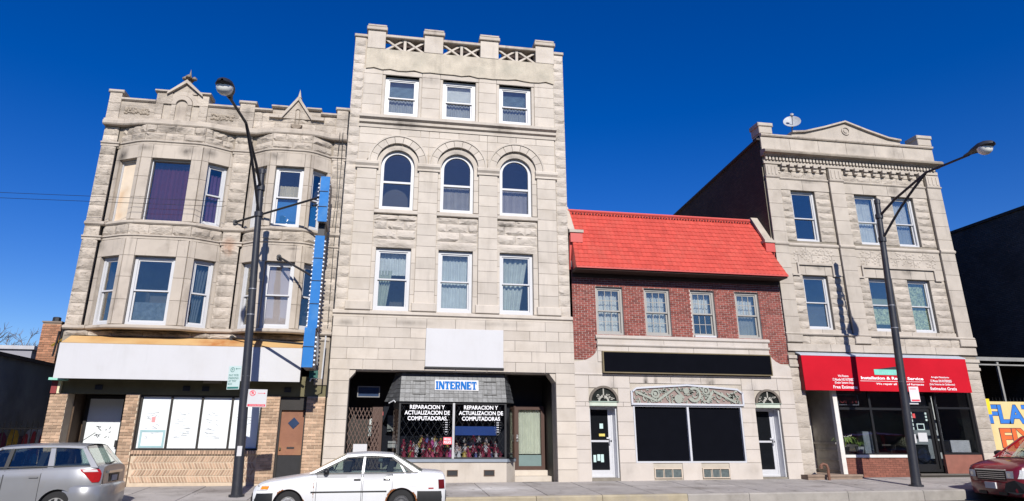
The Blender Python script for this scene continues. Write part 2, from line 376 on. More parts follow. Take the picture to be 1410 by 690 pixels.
def window(parent, x0, x1, z0, z1, y=.1, fm=None, T=None, deco=(), bare=False, fw=.07, sw=.045, split=.5, single=False, gm=None, room=True, muntin=None, label=None, sides=None):
    """double hung window: part with frame / sash / pane / curtain / room children"""
    fm = fm or white; gm = gm or glass_m
    mb = MB(T); ring(mb, x0, x1, z0, z1, fw, y, y+.16)
    w = mb.build('window', fm, parent)
    if label: w['label'] = label
    a, b, c, d = x0+fw, x1-fw, z0+fw, z1-fw
    if bare: pass
    elif single:
        mb = MB(T); mb.box(a, b, y+.075, y+.083, c, d); mb.build('pane', gm, w)
    else:
        zm = c+(d-c)*split
        s = MB(T); ring(s, a, b, zm-.02, d, sw, y+.03, y+.075); s.build('sash', fm, w)
        s = MB(T); ring(s, a, b, c, zm+.02, sw, y+.082, y+.127, sw*1.4); s.build('sash', fm, w)
        s = MB(T); s.box(a+sw, b-sw, y+.05, y+.056, zm-.02+sw, d-sw); s.build('pane', gm, w)
        s = MB(T); s.box(a+sw, b-sw, y+.10, y+.106, c+sw*1.4, zm+.02-sw); s.build('pane', gm, w)
        if muntin:
            nx, nz, which = muntin
            for up in which:
                q0, q1, yy = (zm-.02+sw, d-sw, y+.04) if up else (c+sw*1.4, zm+.02-sw, y+.09)
                s = MB(T)
                for i in range(1, nx): xx = a+sw+(b-a-2*sw)*i/nx; s.box(xx-.011, xx+.011, yy, yy+.012, q0, q1)
                for i in range(1, nz): zz = q0+(q1-q0)*i/nz; s.box(a+sw, b-sw, yy+.001, yy+.013, zz-.011, zz+.011)
                s.build('muntin', fm, w)
    H = d-c
    for it in deco:
        kind, col, f0, f1 = it[:4]; g0, g1 = (it[4], it[5]) if len(it) > 5 else (0, 1)
        X0, X1 = a+(b-a)*g0, a+(b-a)*g1; q0, q1 = c+H*f0, c+H*f1+(.12 if f1 > .8 and kind in ('curtain','drape') else .05)
        m = col if not isinstance(col, tuple) else cloth(col, 'cloth_%d_%d_%d' % tuple(int(v*100) for v in col))
        s = MB(T)
        if kind == 'curtain': curtain_mesh(s, X0, X1, q0, q1, y+.24, .022, max(3, int((X1-X0)*9))); nm = 'curtain'
        elif kind == 'drape': curtain_mesh(s, X0, X1, q0, q1, y+.22, .03, 5, .35); nm = 'curtain'
        elif kind == 'blind':
            k = max(4, int((q1-q0)/.045)); nm = 'blind'
            for i in range(k):
                zz = q0+(q1-q0)*(i+.5)/k; s.add([(X0,y+.19,zz-.02),(X1,y+.19,zz-.02),(X1,y+.215,zz+.018),(X0,y+.215,zz+.018)], [(0,1,2,3)])
        else:
            yo = .05 if bare else .17
            s.box(X0, X1, y+yo, y+yo+.015, q0, q1); nm = 'roller_shade' if kind == 'shade' else 'board'
        s.build(nm, m, w)
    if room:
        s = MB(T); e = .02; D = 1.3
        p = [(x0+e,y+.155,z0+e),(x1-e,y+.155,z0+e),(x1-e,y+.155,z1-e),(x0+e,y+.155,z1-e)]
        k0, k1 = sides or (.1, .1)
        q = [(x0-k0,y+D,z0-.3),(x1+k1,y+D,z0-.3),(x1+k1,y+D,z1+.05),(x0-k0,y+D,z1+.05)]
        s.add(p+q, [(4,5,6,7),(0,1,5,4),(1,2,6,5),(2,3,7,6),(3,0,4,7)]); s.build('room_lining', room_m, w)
    return w

# ------------------------------------------------------------------ lettering
def text(body_, name, m, parent, x0, x1, z0, z1, y, bold=.0, T=None, ext=.004, rot=None):
    """flat lettering filling the rectangle x0..x1, z0..z1 on the plane y (front toward -y)"""
    cu = bpy.data.curves.new('t', 'FONT'); cu.body = body_; cu.size = 1; cu.extrude = 0; cu.offset = bold; cu.resolution_u = 3
    tmp = bpy.data.objects.new('t', cu); COL.objects.link(tmp)
    dg = bpy.context.evaluated_depsgraph_get(); me = bpy.data.meshes.new_from_object(tmp.evaluated_get(dg))
    bpy.data.objects.remove(tmp); bpy.data.curves.remove(cu)
    xs = [v.co.x for v in me.vertices]; ys = [v.co.y for v in me.vertices]
    ax, bx, ay, by = min(xs), max(xs), min(ys), max(ys)
    for v in me.vertices:
        p = Vector((x0+(v.co.x-ax)/(bx-ax)*(x1-x0), y, z0+(v.co.y-ay)/(by-ay)*(z1-z0)))
        v.co = T @ p if T else p
    me.materials.clear(); me.materials.append(m); me.name = name
    return link(name, me, parent)
def gz(x, y): return .006*x+.04*y-.015              # sidewalk surface
def rz(x, y): return .006*max(-70, min(70, x))-.43+.018*min(8, -3.4-y) if y > -11.4 else .006*max(-70, min(70, x))-.29

# ================================================================== GROUND
mb = MB()
for xa, xb in ((-900,-70),(-70,70),(70,900)):
    za, zb = .006*max(-70, xa)-.52, .006*min(70, xb)-.52
    mb.add([(xa,-900,za),(xb,-900,zb),(xb,900,zb),(xa,900,za)], [(0,1,2,3)])
mb.build('ground', surf('bare_ground', (.16,.14,.115), .95, .2, .6, .3, 20), kind='structure')
mb = MB(); ys = [-3.46, -4.2, -5.5, -7.5, -9.5, -11.4, -13.4, -15.4, -17.4, -18.6]
for i in range(len(ys)-1):
    def rr(x, y):
        t = min(abs(-3.46-y), abs(-18.7-y)); return .006*x-.43+.02*min(t, 7.6)
    mb.add([(-70,ys[i],rr(-70,ys[i])),(-70,ys[i+1],rr(-70,ys[i+1])),(70,ys[i+1],rr(70,ys[i+1])),(70,ys[i],rr(70,ys[i]))], [(0,1,2,3)])
mb.build('road', asphalt, kind='structure')
def RZ(x, y): return .006*x-.43+.02*min(abs(-3.46-y), 7.6)
# far pavement on which the photographer stands
mb = MB(); mb.add([(-70,-18.6,-.53),(70,-18.6,.31),(70,-18.6,.31+.0),(70,-26,.36),(-70,-26,-.48)], [(1,0,4,3)])
mb.build('opposite_pavement', concrete, kind='structure')
# pavement: bed, flagstones, kerb stones
mb = MB(); mb.add([(-40,-3.25,gz(-40,-3.25)-.03),(45,-3.25,gz(45,-3.25)-.03),(45,.6,gz(45,0)-.03),(-40,.6,gz(-40,0)-.03)], [(0,1,2,3)])
walk = mb.build('sidewalk', surf('dark_joint', (.09,.08,.07), .95), kind='structure')
mb = MB(); mb.add([(-40,.5,gz(-40,0)-.05),(45,.5,gz(45,0)-.05),(45,22,gz(45,0)-.05),(-40,22,gz(-40,0)-.05)], [(0,1,2,3)])
mb.build('lot_ground', surf('lot_dirt', (.13,.115,.1), .95, .25, 1.2, .4, 30), kind='structure')
rnd = random.Random(3)
def slab(mb, x0, x1, y0, y1, dz):
    b = .012; z = lambda x, y, o: gz(x, y)+o+dz
    mb.add([(x0,y0,z(x0,y0,-.03)),(x1,y0,z(x1,y0,-.03)),(x1,y1,z(x1,y1,-.03)),(x0,y1,z(x0,y1,-.03)),
            (x0+b,y0+b,z(x0,y0,0)),(x1-b,y0+b,z(x1,y0,0)),(x1-b,y1-b,z(x1,y1,0)),(x0+b,y1-b,z(x0,y1,0))],
           [(4,5,6,7),(0,1,5,4),(1,2,6,5),(2,3,7,6),(3,0,4,7)])
x = -16.
while x < 26:
    w = rnd.choice([1.5, 1.55, 1.7]);
    for y0, y1 in ((-3.24,-1.62),(-1.61,.02)):
        mb = MB(); slab(mb, x, x+w-.012, y0, y1, rnd.uniform(-.004,.006)); mb.build('paving_slab', concrete, walk)
    x += w
for k, (cx, cy, L_) in enumerate(((-6.2,-.6,1.5),(-4.6,-1.9,1.8),(2.2,-2.2,1.6),(4.9,-.9,1.9),(7.4,-2.3,1.3),(9.9,-1.2,2.2),(12.3,-2.0,1.7),(14.3,-2.6,1.5),(18.3,-1.4,1.6),(15.4,-.9,1.1))):
    mb = MB(); a = rnd.uniform(-.6,.6)+(1.2 if k % 2 else 0); px_, py_ = cx, cy; P = []
    for i in range(9): P.append((px_, py_)); a += rnd.uniform(-.5,.5); px_ += L_/8*math.cos(a); py_ = max(-3.2, min(-.05, py_+L_/8*math.sin(a)*.8))
    vs = []
    for i, (u, v) in enumerate(P): w = .014*(1-abs(i/4-1))+.003; vs += [(u-w*.5, v-w, gz(u,v)+.011), (u+w*.5, v+w, gz(u,v)+.011)]
    mb.add(vs, [(2*i,2*i+2,2*i+3,2*i+1) for i in range(8)]); mb.build('crack', surf('crack_dirt', (.06,.05,.045), .95), walk, kind='stuff')
gum = MB()
for k in range(160): u, v = rnd.uniform(-10,20), rnd.uniform(-3.1,-.05); r0 = rnd.uniform(.012,.035); gum.add([(u+r0*math.cos(t*1.05), v+r0*math.sin(t*1.05), gz(u,v)+.0105) for t in range(6)], [tuple(range(6))])
gum.build('gum_spot', surf('gum_dirt', (.11,.1,.09), .9, isl=.5), walk, kind='stuff')
x = -18.
while x < 28:
    w = rnd.choice([1.8, 2.4, 3.0]); mb = MB()
    zt0, zt1 = gz(x,-3.3)+.004, gz(x+w,-3.3)+.004; x1 = x+w-.012; b = .035
    mb.add([(x,-3.46,zt0-.6),(x1,-3.46,zt1-.6),(x1,-3.46,zt1-b),(x,-3.46,zt0-b),(x,-3.46+b,zt0),(x1,-3.46+b,zt1),(x1,-3.25,zt1),(x,-3.25,zt0),(x,-3.25,zt0-.6),(x1,-3.25,zt1-.6)],
           [(0,1,2,3),(3,2,5,4),(4,5,6,7),(7,6,9,8),(0,3,4,7,8),(1,9,6,5,2)])
    mb.build('kerb_stone', kerby if 1. < x+w/2 < 8.2 else kerbm, walk); x += w

# ================================================================== BUILDING 1: bow fronted stone flats
def facet(P, Q):
    P, Q = Vector((*P, 0)), Vector((*Q, 0)); t = (Q-P).normalized(); inn = Vector((-t.y, t.x, 0))
    return Matrix(((t.x, inn.x, 0, P.x), (t.y, inn.y, 0, P.y), (0, 0, 1, 0), (0, 0, 0, 1))), (Q-P).length
b1 = thing('stone_flats', 'soot stained limestone flats with two bowed window bays and pointed parapet gables', 'building', (-5.54, 0, 0))
BD = .4
bows = [((-8.93, .1), (-8.02, -BD), (-6.17, -BD), (-5.33, .08)), ((-4.69, .1), (-4.02, -BD), (-2.72, -BD), (-2.07, .08))]
piers1 = [(-9.46, -9.0), (-5.3, -4.75), (-2.05, -1.62)]
mb = MB(); body(mb, -9.42, -1.66, 0, 11.5, .9, 16)
for a, b in piers1: mb.box(a+.01, b-.01, 0.0, .9, 2.85, 12.0)
soot_ = 1
mb.box(-9.42, -1.66, .02, .9, 4.2, 4.46); mb.box(-9.4, -1.68, .02, .6, 11.1, 12.0)
for bw in bows: mb.prism([(bw[0][0]-.05, 11.1), (bw[3][0]+.05, 11.1), (bw[3][0]+.05, 10.3), (bw[0][0]-.05, 10.3)], .0, .9)
b1_wall = mb.build('wall', surf('b1_backing', (.27,.23,.18), .95, .2, 3, .3, 30), b1)
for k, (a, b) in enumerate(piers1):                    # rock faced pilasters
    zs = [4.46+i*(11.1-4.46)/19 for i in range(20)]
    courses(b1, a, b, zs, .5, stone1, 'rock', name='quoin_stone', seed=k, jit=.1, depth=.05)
TZ = ((4.5, 6.62), (7.78, 9.88))                        # window storeys
WINS = [[(.16,.9),(.32,1.53),(.2,.86)], [(.12,.76),(.2,1.12),(.1,.66)]]
maroon=(.13,.02,.035); purple=(.16,.07,.17)
bluebd = surf('blue_board', (.015,.2,.55), .6, .05, 3); plyw = surf('stained_board', (.62,.52,.40), .8, .12, 2, .1, 20, (.45,.22,.06), .5)
pinkbd = surf('pale_pink_board', (.62,.53,.54), .8, .05, 2); creamc=(.62,.54,.38); greyc=(.36,.37,.42); dk=(.02,.025,.035)
plastic = surf('plastic_sheet', (.12,.15,.18), .25, .5, 7, .6, 12)
DECO = {(0,0,1):[('board',plyw,0,1)], (0,1,1):[('curtain',maroon,0,.9)], (0,2,1):[('curtain',purple,0,.85)],
        (0,0,0):[], (0,1,0):[('board',plastic,0,.30,0,1)], (0,2,0):[('drape',(.17,.2,.23),0,.9)],
        (1,0,1):[('board',bluebd,0,.5),('curtain',creamc,.5,.72)], (1,1,1):[('board',bluebd,0,.47),('curtain',creamc,.5,.72)],
        (1,2,1):[('board',bluebd,0,.4),('curtain',creamc,.3,.8,0,.5)], (1,0,0):[('curtain',(.5,.5,.52),.45,1),('curtain',(.33,.33,.38),0,.45)],
        (1,1,0):[('board',pinkbd,0,1)], (1,2,0):[('shade',dk,.5,1)]}
for bi, bw in enumerate(bows):
    for fi in range(3):
        T, L = facet(bw[fi], bw[fi+1]); wx0, wx1 = WINS[bi][fi]
        holes = [(wx0, wx1, z0, z1) for z0, z1 in TZ]
        mb = MB(T); backing(mb, 0, L, 4.4, 11.1, holes, .012, .3); mb.build('wall', joint, b1)
        for zi in (0, 1):
            z0, z1 = TZ[zi]; zt = (7.16, 10.36)[zi]
            dn = 'stone_block'
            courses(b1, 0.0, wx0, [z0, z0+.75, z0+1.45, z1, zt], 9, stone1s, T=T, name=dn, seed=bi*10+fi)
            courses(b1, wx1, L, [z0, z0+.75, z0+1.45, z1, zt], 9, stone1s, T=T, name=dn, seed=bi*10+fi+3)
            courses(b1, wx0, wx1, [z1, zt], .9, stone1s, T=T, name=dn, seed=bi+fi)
            single = (bi, fi, zi) in ((0,1,1), (0,0,1)); hs = {(0,0,1): None}
            lab = {(0,0,1):'window boarded with stained ply', (0,1,1):'single pane window with maroon curtain', (0,2,1):'sash window with purple curtain',
                   (1,1,1):'sash window with bright blue board below', (1,1,0):'sash window closed by a pale pink board'}.get((bi,fi,zi))
            window(b1, wx0+.01, wx1-.01, z0+.01, z1-.01, .1, white, T, DECO[(bi,fi,zi)], fw=.03 if single else .085, single=single, bare=(bi,fi,zi)==(0,0,1), label=lab, sides=(-.05,-.05) if fi != 1 else (0,0))
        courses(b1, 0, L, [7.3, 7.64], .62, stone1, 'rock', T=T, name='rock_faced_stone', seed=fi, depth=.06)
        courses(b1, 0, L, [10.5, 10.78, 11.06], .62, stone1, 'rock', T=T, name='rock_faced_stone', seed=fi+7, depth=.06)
def bowpath(k):
    P = [(-9.47,0)]
    for bw in bows:
        P += [(bw[0][0]-.03,0), bw[0], bw[1], bw[2], bw[3], (bw[3][0]+.03,0)]
    P = [(x, y*k) for x, y in P]+[(-1.61, 0)]; Q = [P[0]]
    for i in range(1, len(P)-1):                         # ease the corners of the bows into a curve
        p, a, b = Vector(P[i]), Vector(P[i-1]), Vector(P[i+1])
        if P[i][1] > -.15*k: Q.append(P[i]); continue
        d0, d1 = (a-p), (b-p); s0 = p+d0.normalized()*min(.45, d0.length*.48); s1 = p+d1.normalized()*min(.6, d1.length*.48)
        for j in range(6): t = j/5; q = s0*(1-t)**2+p*2*t*(1-t)+s1*t*t; Q.append((q.x, q.y-.03*math.sin(t*math.pi)*k))
    Q.append(P[-1]); return Q
def band(name, prof, k=1., m=stone1s, inset=0.): 
    mb = MB(); mb.sweep(bowpath(k), [(o+inset, z) for o, z in prof]); return mb.build(name, m, b1)
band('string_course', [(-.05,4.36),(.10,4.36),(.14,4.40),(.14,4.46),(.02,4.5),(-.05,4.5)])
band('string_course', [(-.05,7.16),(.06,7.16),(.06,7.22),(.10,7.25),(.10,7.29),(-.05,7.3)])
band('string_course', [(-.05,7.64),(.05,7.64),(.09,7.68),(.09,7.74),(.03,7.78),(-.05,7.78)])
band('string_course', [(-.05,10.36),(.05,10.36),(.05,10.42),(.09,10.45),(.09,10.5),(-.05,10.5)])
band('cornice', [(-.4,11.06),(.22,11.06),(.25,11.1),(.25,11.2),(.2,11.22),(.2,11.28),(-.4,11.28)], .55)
courses(b1, -9.42, -1.66, [4.19, 4.36], .7, stone1, 'rock', name='rock_faced_stone', seed=77, depth=.04)
# parapet
courses(b1, -9.1, -8.0, [11.28, 11.66, 12.0], .8, stone1, name='parapet_stone', y=-.02, seed=1)
courses(b1, -8.0, -6.32, [11.28, 11.6, 12.0], .5, stone1, holes=[(-7.75,-7.5,11.3,11.82),(-7.35,-7.0,11.3,12.4),(-6.84,-6.6,11.3,11.82)], name='parapet_stone', y=-.06, seed=2)
courses(b1, -8.0, -6.32, [12.0, 12.4], .5, stone1, holes=[(-7.5,-6.7,11.9,12.5)], name='parapet_stone', y=-.06, seed=3)
courses(b1, -6.32, -5.27, [11.28, 11.66, 12.0], .8, stone1, name='parapet_stone', y=-.02, seed=4)
courses(b1, -4.8, -2.0, [11.28, 11.66, 12.0], .75, stone1, 'rock', name='parapet_stone', y=-.0, seed=5, depth=.04)
for a, b, h in ((-9.47,-9.08,12.27),(-5.28,-4.79,12.22),(-2.02,-1.63,12.24)):
    courses(b1, a, b, [11.28, 11.6, 11.9, h], .6, stone1, name='parapet_stone', y=-.06, seed=9)
    mb = MB(); mb.box(a+.01, b-.01, -.05, .4, 11.28, h); mb.build('post_core', joint, b1)
    mb = MB(); mb.cham(a-.05, b+.05, -.16, .45, h, h+.11, .03); mb.build('post_cap', stone1s, b1)
for a, b, h, yy in ((-9.08,-8.0,12.0,-.1),(-6.32,-5.28,12.0,-.1),(-4.79,-4.2,12.0,-.08),(-2.57,-2.02,12.0,-.08)):
    mb = MB(); mb.prismx([(yy,h),(yy-.05,h+.04),(yy-.05,h+.1),(.3,h+.14),(.3,h)], a, b); mb.build('coping', stone1s, b1)
mb = MB(); mb.box(-8.0, -6.32, -.05, .4, 11.28, 12.4); mb.prism([(-7.66,12.4),(-6.6,12.4),(-7.1,12.86)], -.05, .4); mb.build('gable_core', joint, b1)
for a, b in ((-8.06,-7.58),(-6.66,-6.26)):
    mb = MB(); mb.prismx([(-.14,12.4),(-.19,12.43),(-.19,12.48),(.42,12.52),(.42,12.4)], a, b); mb.build('coping', stone1s, b1)
mb = MB(); mb.strip_arch(-7.17, 12.0, .19, .34, -.13, .0, n=12); mb.strip_arch(-7.17, 12.0, .36, .5, -.1, .0, n=12); mb.build('niche_arch', stone1s, b1)
mb = MB(); mb.prism([(-7.36,11.29),(-6.98,11.29)]+[(-7.17+.19*math.cos(t*math.pi/8),12.0+.19*math.sin(t*math.pi/8)) for t in range(9)], -.056, -.04); mb.build('niche_panel', stone1s, b1)
for sgn in (-1, 1):
    c0 = (-7.1+sgn*.56, 12.42); c1 = (-7.1, 12.93); mb = MB()
    mb.prism([(c0[0], c0[1]), (c0[0]+sgn*.02, c0[1]-.1), (c1[0], c1[1]-.13), c1], -.2, .42); mb.build('gable_coping', stone1s, b1)
mb = MB(); mb.prism([(-7.52,12.42),(-6.68,12.42),(-7.1,12.82)], -.09, -.04); mb.build('gable_face', stone1, b1)
mb = MB(); mb.lathe((-7.1,.05,12.86), [(.1,0),(.075,.12),(.06,.14),(.05,.22),(.075,.26),(.05,.3),(.04,.36),(.0,.6)], 8)
for k in range(4):
    a = k*math.pi/2; mb.lathe((-7.1+.15*math.cos(a), .05+.15*math.sin(a), 13.08), [(.02,-.07),(.09,-.03),(.095,.02),(.03,.08)], 7)
    mb.box(-7.1-.1+.1*math.cos(a), -7.1+.1+.1*math.cos(a), .05-.025+.1*math.sin(a)-.03, .05+.025+.1*math.sin(a)+.03, 13.05, 13.1)
mb.build('finial', surf('dark_carved_stone', (.22,.18,.14), .9, .2, 6, .5, 30), b1)
# small right gable
for a, b in ((-4.24,-3.68),(-3.06,-2.55)):
    mb = MB(); mb.box(a+.03, b-.03, -.03, .3, 12.0, 12.16); mb.prismx([(-.1,12.16),(-.15,12.2),(-.15,12.25),(.36,12.27),(.36,12.16)], a, b); mb.build('coping', stone1s, b1)
mb = MB(); mb.prism([(-3.9,11.8),(-2.84,11.8),(-3.37,12.58)], -.09, .3); mb.build('gable_face', stone1, b1)
mb = MB()
for sgn in (-1, 1):
    mb.prism([(-3.37+sgn*.6,11.78),(-3.37+sgn*.5,11.78),(-3.37,12.5),(-3.37,12.65)], -.16, .3)
    x0, x1 = sorted((-3.37+sgn*.6, -3.37+sgn*.92)); mb.box(x0, x1, -.16, .0, 11.78, 11.87)
mb.build('gable_coping', stone1s, b1)
mb = MB(); mb.lathe((-3.37,.05,12.55), [(.1,0),(.075,.1),(.1,.12),(.06,.16),(.0,.47)], 8); mb.build('finial', stone1s, b1)
mb = MB(); mb.box(-3.43, -3.41, -.11, -.085, 11.55, 12.1); mb.box(-3.30, -3.28, -.11, -.085, 11.55, 12.1); mb.strip_arch(-3.355, 12.1, .055, .08, -.12, -.085, n=8)
mb.prism([(-3.55,11.56),(-3.5,11.45),(-3.36,11.38),(-3.22,11.45),(-3.16,11.56)], -.16, -.02); mb.build('carved_niche', surf('dark_carved_stone', (.22,.18,.14)), b1)
def scroll(mb, cx, cz, w, h, y, seed):                  # carved foliage panel
    r_ = random.Random(seed)
    for i in range(60):                                  # low leafy bosses
        px, pz = cx+r_.uniform(-w,w)/2, cz+r_.uniform(-h,h)/2; r = r_.uniform(.03,.06)
        mb.lathe((px, y, pz), [(r,0),(r*.8,.02),(r*.3,.035),(0,.038)], 6, Matrix.Rotation(R(90),3,'X'))
for cx in (-8.55, -5.82):
    mb = MB(); scroll(mb, cx, 11.66, .75, .2, -.075, int(cx*10)); mb.build('carved_panel', kind='stuff', parent=b1, m=surf('carved_stone', (.33,.28,.22), .9, .2, 6, .4, 30))
# awning and shop front
yel = surf('rust_yellow_metal', (.55,.36,.16), .65, .08, 1.2, .1, 20, (.42,.15,.04), .5, dscale=.8, spots=[(-4.9,4.0,.9,.4,1.,(.38,.12,.02)),(-8.2,4.1,.8,.2,.5,(.45,.2,.05)),(-6.9,3.95,.5,.2,.5,(.45,.2,.05))])
fs = thing('fascia_sign', 'long blank white fascia sign with a rusty yellow top above the boarded shop', 'sign', (-5.8, -.3, 3.4))
mb = MB(); mb.prismx([(-.05,4.17),(-.62,3.9),(-.6,3.88),(-.05,4.1)], -9.2, -2.42); mb.build('top_flashing', yel, fs)
mb = MB(); mb.prismx([(-.6,2.89),(-.62,2.89),(-.62,3.89),(-.6,3.89)], -9.22, -2.4); mb.build('front_panel', signwhite, fs)
mb = MB(); mb.box(-9.2, -2.42, -.595, .03, 2.96, 3.0); mb.box(-9.2, -9.17, -.595, -.02, 3.04, 3.9); mb.box(-2.45, -2.42, -.595, -.02, 3.04, 3.9); mb.build('soffit', darkwood, fs)
olive = surf('olive_painted_beam', (.13,.115,.06), .8, .2, 2, .1, 30)
mb = MB(); mb.box(-9.2, -1.66, .04, .12, 2.5, 2.98); mb.box(-9.2,-1.66,.12,.9,2.54,3.1); mb.build('shop_beam', olive, b1)
mb = MB()
for x in (-8.3, -5.85, -5.3, -2.9): mb.box(x, x+.2, .015, .038, 2.62, 2.76)
mb.build('bracket_plate', blackmetal, b1)
mb = MB(); mb.box(-9.46, -9.3, -.06, .1, 2.5, 2.85); mb.build('painted_block', surf('maroon_paint', (.2,.03,.03), .6), b1)
mb = MB(); mb.box(-9.29, -9.21, -.06, .1, 2.5, 2.85); mb.build('painted_block', surf('cream_paint', (.62,.55,.36), .6), b1)
mb = MB(); mb.box(-9.47, -9.05, -.3, .1, 2.86, 2.93); mb.build('fascia_end', surf('mint_paint', (.25,.55,.45), .6), b1)
P1 = [(-9.46,-8.98),(-7.4,-7.02),(-3.5,-2.98),(-2.2,-1.64)]
for i, (a, b) in enumerate(P1):
    mb = MB(); mb.box(a+.01, b-.01, .004, .5, -.1, 2.5); mb.build('pier_core', tanmortar, b1)
    rnd = random.Random(i); n = 28
    for c in range(n):
        z0 = .02+c*2.47/n; h = 2.47/n-.013; xx = a-(.115 if c % 2 else 0)
        while xx < b-.03:
            l, r = max(a, xx), min(b, xx+.232)-.012
            if r-l > .03:
                k = ('brk', round(r-l,3))
                if k not in _bc:
                    q = MB(); q.cham(-(r-l)/2, (r-l)/2, -.014, .005, -h/2, h/2, .004); _bc[k] = q.mesh('brick', tanbrick)
                link('brick', _bc[k], b1, M=Matrix.Translation(((l+r)/2, rnd.uniform(-.003,.003), z0+h/2)))
            xx += .232
mb = MB(); mb.box(-7.02, -3.5, .08, .4, -.1, .93); mb.build('stall_riser', tanmortar, b1)
mb = MB(); n = 42                                      # chevron brickwork, four rows, then a soldier row
for row in range(4):
    z0 = .06+row*.185; sg = 1 if row % 2 else -1
    for i in range(-1, n+1):
        x0 = -7.02+i*3.52/n; dx = .075*sg
        p = [(x0, z0), (x0+.05, z0), (x0+.05+dx, z0+.15), (x0+dx, z0+.15)]
        if min(q[0] for q in p) > -7.02 and max(q[0] for q in p) < -3.5: mb.prism(p, .055+random.uniform(0,.006), .082)
mb.build('chevron_brick', tanbrick2, b1, kind='stuff')
mb = MB()
for i in range(44): x0 = -7.02+i*.08; mb.box(x0, x0+.066, .0, .082, .83, .925)
mb.build('soldier_brick', tanbrick2, b1, kind='stuff')
# boarded shop window: papered panes
paper_mats = []
def paper(name, base):
    m, n, l, b = new_mat(name); g = n.new('ShaderNodeNewGeometry')
    nz = noise(n, l, g.outputs['Position'], 3.2, 8, .75, (1.2,1,2.6)); k = noise(n, l, g.outputs['Position'], .9, 2)
    f = ramp(n, l, nz, .625, .66, 0, .5); gq = ramp(n, l, k, .46, .56); mt = n.new('ShaderNodeMath'); mt.operation = 'MULTIPLY'; l.new(f, mt.inputs[0]); l.new(gq, mt.inputs[1])
    o = mixc(n, l, base, (.12,.13,.15), mt.outputs[0]); l.new(o, b.inputs['Base Color']); b.inputs['Roughness'].default_value = .3; b.inputs['Coat Weight'].default_value = .4; return m
pap = paper('scribbled_paper', (.70,.74,.75)); tealp = surf('teal_tape', (.28,.42,.44), .6)
mb = MB(); ring(mb, -7.0, -3.52, .94, 2.5, .05, .1, .22)
for i in (1,2,3): x = -7.0+i*.87; mb.box(x-.03, x+.03, .1, .22, .99, 2.45)
sw = mb.build('shop_window', darkwood, b1); sw['label'] = 'dark framed shop window of four panes papered over from inside'
for i in range(4):
    mb = MB(); x0 = -7.0+i*.87+(.05 if i == 0 else .03); x1 = -7.0+(i+1)*.87-(.05 if i == 3 else .03); mb.box(x0, x1, .16, .17, .99, 2.45); mb.build('pane', pap, sw)
    mb = MB(); r_ = random.Random(i+40)
    for q in range(26):                                 # scribbles and scraps stuck on the paper
        px, pz = r_.uniform(x0+.12, x1-.3), r_.uniform(1.25, 2.0); a = r_.choice([0,0,.1,-.15,.5]); L = r_.uniform(.03,.18)
        mb.obox(Matrix.Translation((px+L/2, .158, pz)) @ Matrix.Rotation(a, 4, 'Y'), L, .002, r_.uniform(.004,.012))
    mb.build('scribble', surf('marker_ink', (.1,.11,.13), .6), sw, kind='stuff')
mb = MB(); ring(mb, -6.9, -6.2, 1.0, 1.5, .06, .148, .158); mb.build('tape', tealp, sw)
mb = MB(); mb.box(-6.63, -6.53, .15, .158, 1.72, 1.87); mb.build('sticker', surf('pink_ink', (.7,.25,.25), .6), sw)
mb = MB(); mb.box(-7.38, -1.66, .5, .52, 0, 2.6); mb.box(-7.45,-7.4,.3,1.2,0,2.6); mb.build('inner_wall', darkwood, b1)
# recessed door at the left
mb = MB(); mb.box(-9.0, -7.4, 1.25, 1.3, 0, 2.6); mb.box(-9.0, -8.95, .5, 1.25, 0, 2.55); mb.build('porch_wall', surf('porch_brick', (.085,.055,.035), .9, .2, 8), b1)
mb = MB(); ring(mb, -8.87, -7.72, .02, 2.5, .09, 1.1, 1.24); d1 = mb.build('door', darkwood, b1); d1['label'] = 'recessed door with white paper behind its glass'
mb = MB(); mb.box(-8.78, -7.81, 1.15, 1.17, .11, 2.41); mb.build('pane', pap, d1)
mb = MB(); r_ = random.Random(5)
for q in range(16): mb.obox(Matrix.Translation((-8.42+r_.uniform(-.05,.09)+(.28 if q > 10 else 0), 1.146, 1.45+r_.uniform(-.18,.16))) @ Matrix.Rotation(r_.uniform(-1.2,1.2),4,'Y'), r_.uniform(.03,.1), .002, .022)
mb.build('scribble', surf('marker_ink', (.1,.11,.13), .6), d1, kind='stuff')
mb = MB(); mb.box(-7.86, -7.8, 1.05, 1.1, 1.0, 1.2); mb.build('handle', blackmetal, d1)
# brown door at the right
brown = surf('worn_brown_door', (.21,.09,.05), .65, .2, 2, .15, 20, (.36,.19,.09), .8)
mb = MB(); mb.box(-2.98, -2.2, .12, .5, 2.15, 2.5); ring(mb, -2.98, -2.2, .02, 2.15, .05, .12, .3); d2 = mb.build('door', darkwood, b1); d2['label'] = 'worn brown door with a diamond window and black kick plate'
mb = MB(); mb.box(-2.93, -2.25, .2, .25, .8, 2.1); mb.build('upper_panel', brown, d2)
mb = MB(); mb.box(-2.93, -2.25, .19, .25, .07, .79); mb.build('kick_plate', surf('worn_black', (.012,.012,.014), .6, .3, 5), d2)
mb = MB(); mb.obox(Matrix.Translation((-2.55,.195,1.72)) @ Matrix.Rotation(R(45),4,'Y'), .24, .02, .24); mb.build('diamond_pane', surf('dark_pane', (.03,.05,.1), .1), d2)
mb = MB(); mb.box(-2.69, -2.47, .188, .2, .98, 1.03); mb.build('letter_slot', blackmetal, d2)
mb = MB(); mb.lathe((-2.88,.17,.98), [(.0,-.04),(.03,-.03),(.03,.03),(0,.04)], 10); mb.build('door_knob', surf('dull_brass', (.3,.24,.12), .4, metal=.8), d2)
